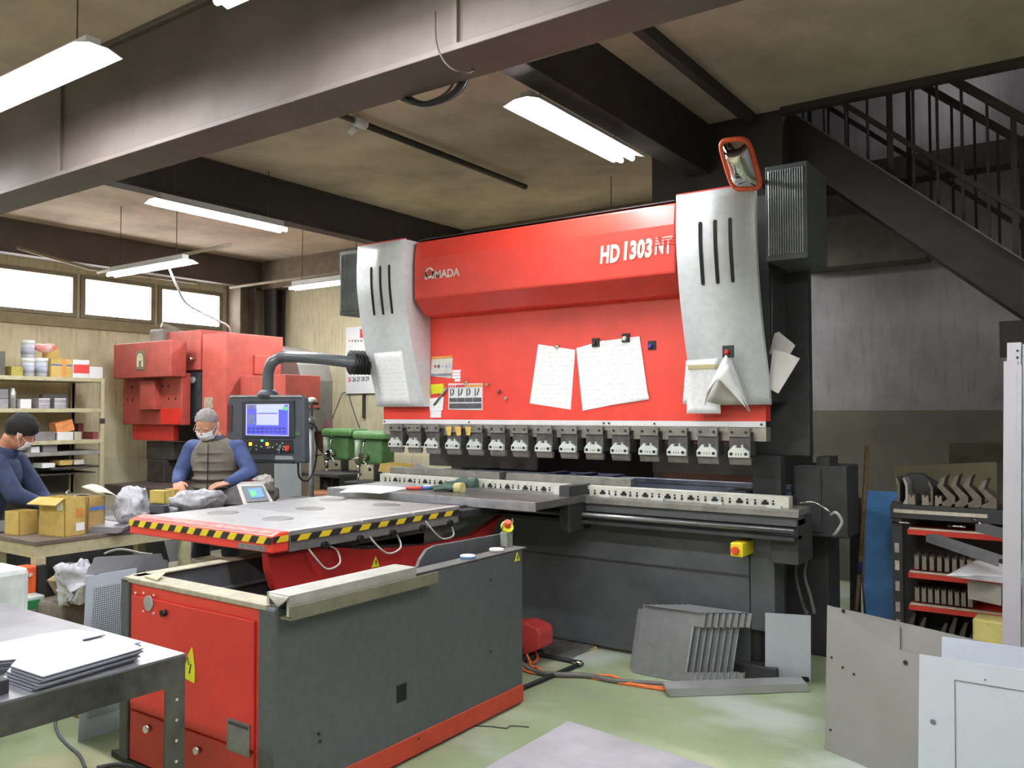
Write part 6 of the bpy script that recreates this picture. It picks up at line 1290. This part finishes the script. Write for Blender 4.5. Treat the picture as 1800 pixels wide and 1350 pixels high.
struct('trim_11', MB().bx(-2.6, XR, 7.98, YB, b1.z, b2.z), BEAMD)
struct('trim_12', MB().bx(-2.55, XR, 7.95, YB, 2.72, 2.98) if 0 else MB().bx(-2.3, -1.2, 7.9, YB, at(1500, 465, Y=7.9).z, at(1500, 385, Y=7.9).z), M('dim_shade_olive', (92, 88, 76), .8, 0, .12))  # olive slab put in as the dim shading on the wall
ul = thing('tube_lamp', 'thin glowing tube lamp seen through the stair railing', 'lamp', at(1666, 177, Y=7.9))
part('tube', MB().cyl(at(1624, 152, Y=7.9), at(1708, 202, Y=7.9), .011), M('upstairs_tube', (255, 255, 255), .5, emit=5), ul)
ld = bpy.data.lights.new('lamp_light', 'POINT'); ld.energy = 5; ld.shadow_soft_size = .3; lo = bpy.data.objects.new('lamp_light', ld); COL.objects.link(lo); lo.parent = ul; lo.location = (0, -.3, .3)

# ================================================================ THE TWO MEN
SKIN = M('skin', (206, 150, 122), .55, 0, .05, 20); SKIN2 = M('skin_warm', (196, 138, 112), .55, 0, .05, 20)
def caps(mb, a, b, ra, rb, n=14):
    mb.cyl(a, b, ra, rb, n=n).sph(a, ra, n=n).sph(b, rb, n=n)
def remesh(mb, vox, smooth=4):
    me = bpy.data.meshes.new('tmp'); mb.bm.to_mesh(me); mb.bm.free(); o = bpy.data.objects.new('tmp', me); COL.objects.link(o)
    r_ = o.modifiers.new('r', 'REMESH'); r_.mode = 'VOXEL'; r_.voxel_size = vox; r_.use_smooth_shade = True
    s_ = o.modifiers.new('s', 'SMOOTH'); s_.iterations = smooth; s_.factor = .5
    m2 = bpy.data.meshes.new_from_object(o.evaluated_get(bpy.context.evaluated_depsgraph_get()))
    out = MB(); out.bm.from_mesh(m2); bpy.data.objects.remove(o); bpy.data.meshes.remove(me); bpy.data.meshes.remove(m2)
    for f_ in out.bm.faces: f_.smooth = True
    return out
def hand(mb, w, d, up, side=1, curl=.5, s=1.):
    """palm from wrist w along d; up = back of the hand; side = thumb side"""
    d = V(d).normalized(); up = V(up); up = (up-d*up.dot(d)).normalized(); sd = d.cross(up)*side
    for k in range(5): caps(mb, w+sd*(-.028+.014*k)*s*.6, w+d*.085*s+sd*(-.030+.015*k)*s, .014*s, .013*s, 8)
    tips = []
    for k, ln in enumerate((.060, .072, .078, .070)):
        b0 = w+d*.085*s+sd*(-.033+.022*k)*s; d1 = (d-up*curl*.7).normalized(); d2 = (d-up*curl*1.8).normalized(); d3 = (d*.5-up*curl*2.4).normalized()
        p1 = b0+d1*ln*.48*s; p2 = p1+d2*ln*.3*s; p3 = p2+d3*ln*.22*s
        caps(mb, b0, p1, .0095*s, .0088*s, 8); caps(mb, p1, p2, .0088*s, .008*s, 8); caps(mb, p2, p3, .008*s, .0068*s, 8)
    t0 = w+d*.02*s+sd*.03*s; t1 = t0+(d*.7+sd*.6-up*.2).normalized()*.04*s; t2 = t1+(d*.95+sd*.1-up*.4).normalized()*.032*s
    caps(mb, t0, t1, .013*s, .011*s, 8); caps(mb, t1, t2, .011*s, .009*s, 8)
def person(base, rz, J, label, name='person'):
    """J holds joints in local axes: x screen right, y away, z up"""
    R = Matrix.Rotation(rz, 3, 'Z'); base = V(base)
    t = thing(name, label, 'person', base)
    g = lambda k: V(J[k])
    body = MB()
    hd = g('head'); f = V(J['face']).normalized(); upv = V(J['hup']).normalized(); upv = (upv-f*upv.dot(f)).normalized(); rt = f.cross(upv)
    HR = Matrix((rt, f, upv)).transposed()
    hp = lambda x, y, z: hd+HR@V((x, y, z))
    body.sph(hp(0, -.012, .03), (.076, .094, .092), n=24, R=HR).sph(hp(0, .022, -.045), (.060, .070, .075), n=20, R=HR).sph(hp(0, .052, -.085), (.034, .032, .030), n=14, R=HR)
    body.sph(hp(0, .092, -.02), (.013, .022, .022), n=10, R=HR).sph(hp(0, .088, -.066), (.024, .014, .010), n=10, R=HR)
    for s_ in (-1, 1):
        body.sph(hp(.076*s_, -.005, -.012), (.012, .020, .032), n=12, R=HR).sph(hp(.03*s_, .078, .012), (.020, .010, .009), n=10, R=HR).sph(hp(.035*s_, .055, -.035), (.02, .016, .02), n=10, R=HR)
    caps(body, hp(0, -.02, -.06), g('neck'), .052, .058)
    caps(body, g('neck'), g('chest'), .06, .12); 
    ch, wa, pe = g('chest'), g('waist'), g('pelvis'); body.sph(ch, (.16, .11, .16), n=20); caps(body, ch, wa, .12, .12); caps(body, wa, pe, .12, .135)
    for s_ in ('l', 'r'):
        sh_, el, wr = g('sh'+s_), g('el'+s_), g('wr'+s_); caps(body, ch+V((0, 0, .06)), sh_, .07, .055); caps(body, sh_, el, .05, .04); caps(body, el, wr, .04, .026)
        hand(body, wr, V(J['hd'+s_]), V(J['hu'+s_]), J['hs'+s_], J.get('curl'+s_, .5))
        hp_, kn, an = g('hip'+s_), g('kn'+s_), g('an'+s_); caps(body, pe, hp_, .11, .095); caps(body, hp_, kn, .085, .055); caps(body, kn, an, .055, .036); caps(body, an, an+V((0, -.13, -.04)) if J.get('toe') is None else an+V(J['toe']), .036, .03)
    def put(nm, mb, mat, lab=None, vox=None):
        m_ = remesh(mb, vox) if vox else mb
        for v in m_.bm.verts: v.co = base+R@v.co
        return part(nm, m_, mat, t, lab)
    put('body', body, J['skin'], None, .0055)
    # top
    tp = MB(); caps(tp, g('neck')-V((0, 0, .03)), ch+V((0, 0, .04)), .075, .13); tp.sph(ch, (.185, .13, .18), n=22); caps(tp, ch, wa, .145, .145); caps(tp, wa, pe+V((0, 0, .02)), .145, .155)
    for s_ in ('l', 'r'):
        sh_, el, wr = g('sh'+s_), g('el'+s_), g('wr'+s_); caps(tp, ch+V((0, 0, .06)), sh_, .085, .075); caps(tp, sh_, el, .073, .058); w2 = el.lerp(wr, .92); caps(tp, el, w2, .058, .042)
        tp.sph(el+V((0, 0, -.01)), (.062, .062, .05), n=12); tp.sph(sh_.lerp(el, .55), (.07, .066, .05), n=12)
    for v in tp.bm.verts: v.co += V(noise.noise_vector(v.co*14))*.006
    put('jacket', tp, J['top'], J.get('toplab'), .008)
    pt = MB()
    for s_ in ('l', 'r'):
        hp_, kn, an = g('hip'+s_), g('kn'+s_), g('an'+s_); caps(pt, pe, hp_, .13, .11); caps(pt, hp_, kn, .10, .075); caps(pt, kn, an, .075, .06)
    put('trousers', pt, J['pants'], None, .01)
    for s_ in ('l', 'r'):
        an = g('an'+s_); toe = an+V(J.get('toe') or (0, -.14, -.05)); sm = MB(); caps(sm, an+V((0, 0, -.05)), V((toe.x, toe.y, .035)), .045, .035); put('shoe', sm, RUB, None, .008)
    # hair: shell over the cranium
    hr = MB(); N1, N2 = 28, 14; hb = hr.bm; lo = J['hairlow']
    def hpnt(i, j):
        az = 2*pi*i/N1; front = (1+cos(az))/2; low = lo[0]*(1-front)+lo[1]*front+.12*noise.noise(V((i*1.7, 3.1, 7.7))); el_ = pi/2-(pi/2-low)*j/N2
        rr = 1.0+.07*noise.noise(V((i*.9, j*.5, 1.)))
        return base+R@hp(.083*cos(el_)*sin(az)*rr, -.012+.101*cos(el_)*cos(az)*rr, .03+.101*sin(el_)*rr)
    rows_ = [[hb.verts.new(hpnt(i, j)) for i in range(N1)] for j in range(1, N2+1)]; tpv = hb.verts.new(base+R@hp(0, -.012, .132))
    for i in range(N1): hb.faces.new((tpv, rows_[0][i], rows_[0][(i+1) % N1])).smooth = True
    for a_, b_ in zip(rows_, rows_[1:]):
        for i in range(N1): hb.faces.new((a_[i], b_[i], b_[(i+1) % N1], a_[(i+1) % N1])).smooth = True
    hb.faces.new(rows_[-1])
    part('hair', hr, J['hair'], t, J.get('hairlab'))
    # mask with pleats and ear loops
    mk = MB()
    def mf(u, v):
        a_ = (u-.5)*2.1; z_ = -.012-.085*v; k_ = .096-.014*abs(v-.4)*2-.012*v; return base+R@hp(.078*sin(a_), .012+k_*cos(a_)*(1.02+.04*(1-abs(2*u-1)))+.002*sin(v*18), z_+.012*abs(2*u-1)*(v-.3))
    mk.surf(mf, 14, 10, .003); mo = part('mask', mk, M('mask_white', (232, 236, 240), .8, 0, .02), t, 'white surgical mask')
    for s_ in (0, 1):
        e0, e1 = mf(s_, .1), mf(s_, .85); ear = base+R@hp((.086 if s_ else -.086)*(1), -.02, .0); part('ear_loop', MB().tube([e0, ear+V((0, 0, .012)), ear+V((0, 0, -.03)), e1], .0022, n=6), M('mask_white', (232, 236, 240), .8), mo)
    if J.get('glasses'):
        gl = MB()
        for s_ in (-1, 1): gl.tube([base+R@hp(.034*s_+.026*cos(a_*pi/6), .100-.004*abs(cos(a_*pi/6)), .010+.018*sin(a_*pi/6)) for a_ in range(13)], .0022, n=6, sub=1)
        for s_ in (-1, 1): gl.tube([base+R@hp(.062*s_, .096, .014), base+R@hp(.082*s_, .02, .012), base+R@hp(.084*s_, -.02, .0)], .002, n=6, sub=1)
        gl.tube([base+R@hp(-.01, .104, .012), base+R@hp(.01, .104, .012)], .002, n=6, sub=1)
        part('glasses', gl, M('glasses_metal', (190, 180, 160), .3, .8), t)
    return t, base, R, hp
CT = radians(35)
# grey-haired man with vest
bx_ = at(372, 800, Y=4.1)
J = dict(head=(-.015, -.075, 1.475), face=(-.12, -.86, -.52), hup=(0, -.3, 1), neck=(.02, .0, 1.375), chest=(.03, .01, 1.2), waist=(.03, .03, 1.03), pelvis=(.03, .05, .90),
         shl=(-.155, .01, 1.285), ell=(-.235, -.02, 1.09), wrl=(-.195, -.20, 1.03), hdl=(.5, -.8, -.25), hul=(-.2, -.3, 1), hsl=-1, curll=.75,
         shr=(.205, .01, 1.285), elr=(.33, -.06, 1.11), wrr=(.20, -.20, 1.03), hdr=(-.8, -.5, -.12), hur=(0, -.3, 1), hsr=1, curlr=.5,
         hipl=(-.07, .05, .86), knl=(-.09, .03, .47), anl=(-.10, .05, .09), hipr=(.13, .05, .86), knr=(.15, .03, .47), anr=(.16, .05, .09),
         skin=SKIN, top=M('sleeve_blue', (66, 82, 128), .85, 0, .12, 14, bump=.3), toplab='blue work shirt sleeves', pants=M('trousers_dark', (60, 62, 72), .85), hair=M('hair_grey', (150, 146, 146), .9, 0, .12, 60, bump=.5), hairlab='short grey hair', hairlow=(-.7, .55), glasses=True)
t, base, R, hp = person((bx_.x, bx_.y, 0), CT, J, 'grey-haired person in glasses, mask and brown vest sorting small parts at the workbench')
VM = M('vest_taupe', (112, 106, 96), .85, 0, .1, 10, bump=.3)
vb = MB(); ch, wa, pe = V(J['chest']), V(J['waist']), V(J['pelvis'])
vb.sph(ch+V((0, -.005, .0)), (.195, .15, .19), n=24); caps(vb, ch+V((0, 0, -.02)), wa, .165, .165); caps(vb, wa, pe+V((0, 0, .03)), .165, .17)
for s_ in (-1, 1): caps(vb, ch+V((.05*s_, 0, .10)), ch+V((.135*s_, 0, .09)), .075, .058)
for k in range(7): vb.lathe([(.14, 0), (.188-.006*abs(k-3), .03), (.14, .06)], ch+V((0, .0, -.38+.068*k)), n=28)
vm = remesh(vb, .008, 3)
for v in vm.bm.verts: v.co = base+R@v.co
part('vest', vm, VM, t, 'quilted taupe vest')
cl_ = MB(); 
for k in range(14):
    a_ = 2*pi*k/14; cl_.sph(V(J['neck'])+V((.072*cos(a_), .062*sin(a_)-.01, -.02+.018*sin(a_))), (.026, .026, .034), n=8)
cm = remesh(cl_, .006, 3)
for v in cm.bm.verts: v.co = base+R@v.co
part('collar', cm, M('collar_dark', (64, 62, 60), .9), t, 'dark raised collar')
part('zip', MB().tube([base+R@V((.025, -.15, 1.33)), base+R@V((.03, -.168, 1.2)), base+R@V((.03, -.172, 1.02)), base+R@V((.03, -.172, .92))], .004, n=6), CLD, t)
# dark-haired man bending over the bench
bx_ = at(12, 800, X=-6.0)
J2 = dict(head=(.10, -.02, 1.445), face=(.62, .62, -.58), hup=(.55, .05, .8), neck=(-.0, .0, 1.34), chest=(-.09, .0, 1.16), waist=(-.17, .02, .98), pelvis=(-.23, .03, .86),
          shl=(-.02, .14, 1.24), ell=(.12, .2, 1.0), wrl=(.24, .12, .92), hdl=(.8, .0, -.5), hul=(.3, 0, 1), hsl=1, curll=.4,
          shr=(.02, -.15, 1.235), elr=(.16, -.17, 1.04), wrr=(.315, -.06, .95), hdr=(.8, .2, -.5), hur=(.3, 0, 1), hsr=-1, curlr=.4,
          hipl=(-.24, .11, .82), knl=(-.20, .12, .46), anl=(-.24, .12, .09), hipr=(-.24, -.08, .82), knr=(-.2, -.09, .46), anr=(-.24, -.09, .09), toe=(.15, .02, -.05),
          skin=SKIN2, top=M('jacket_navy', (44, 56, 88), .85, 0, .14, 12, bump=.3), toplab='navy work jacket', pants=M('trousers_grey', (78, 80, 86), .85), hair=M('hair_black', (20, 18, 20), .8, 0, .2, 60, bump=.5), hairlab='short black hair', hairlow=(-.95, .22))
t2_, base2, R2, hp2 = person((bx_.x, bx_.y, 0), CT, J2, 'dark-haired person in navy jacket and mask bending over the cardboard boxes')
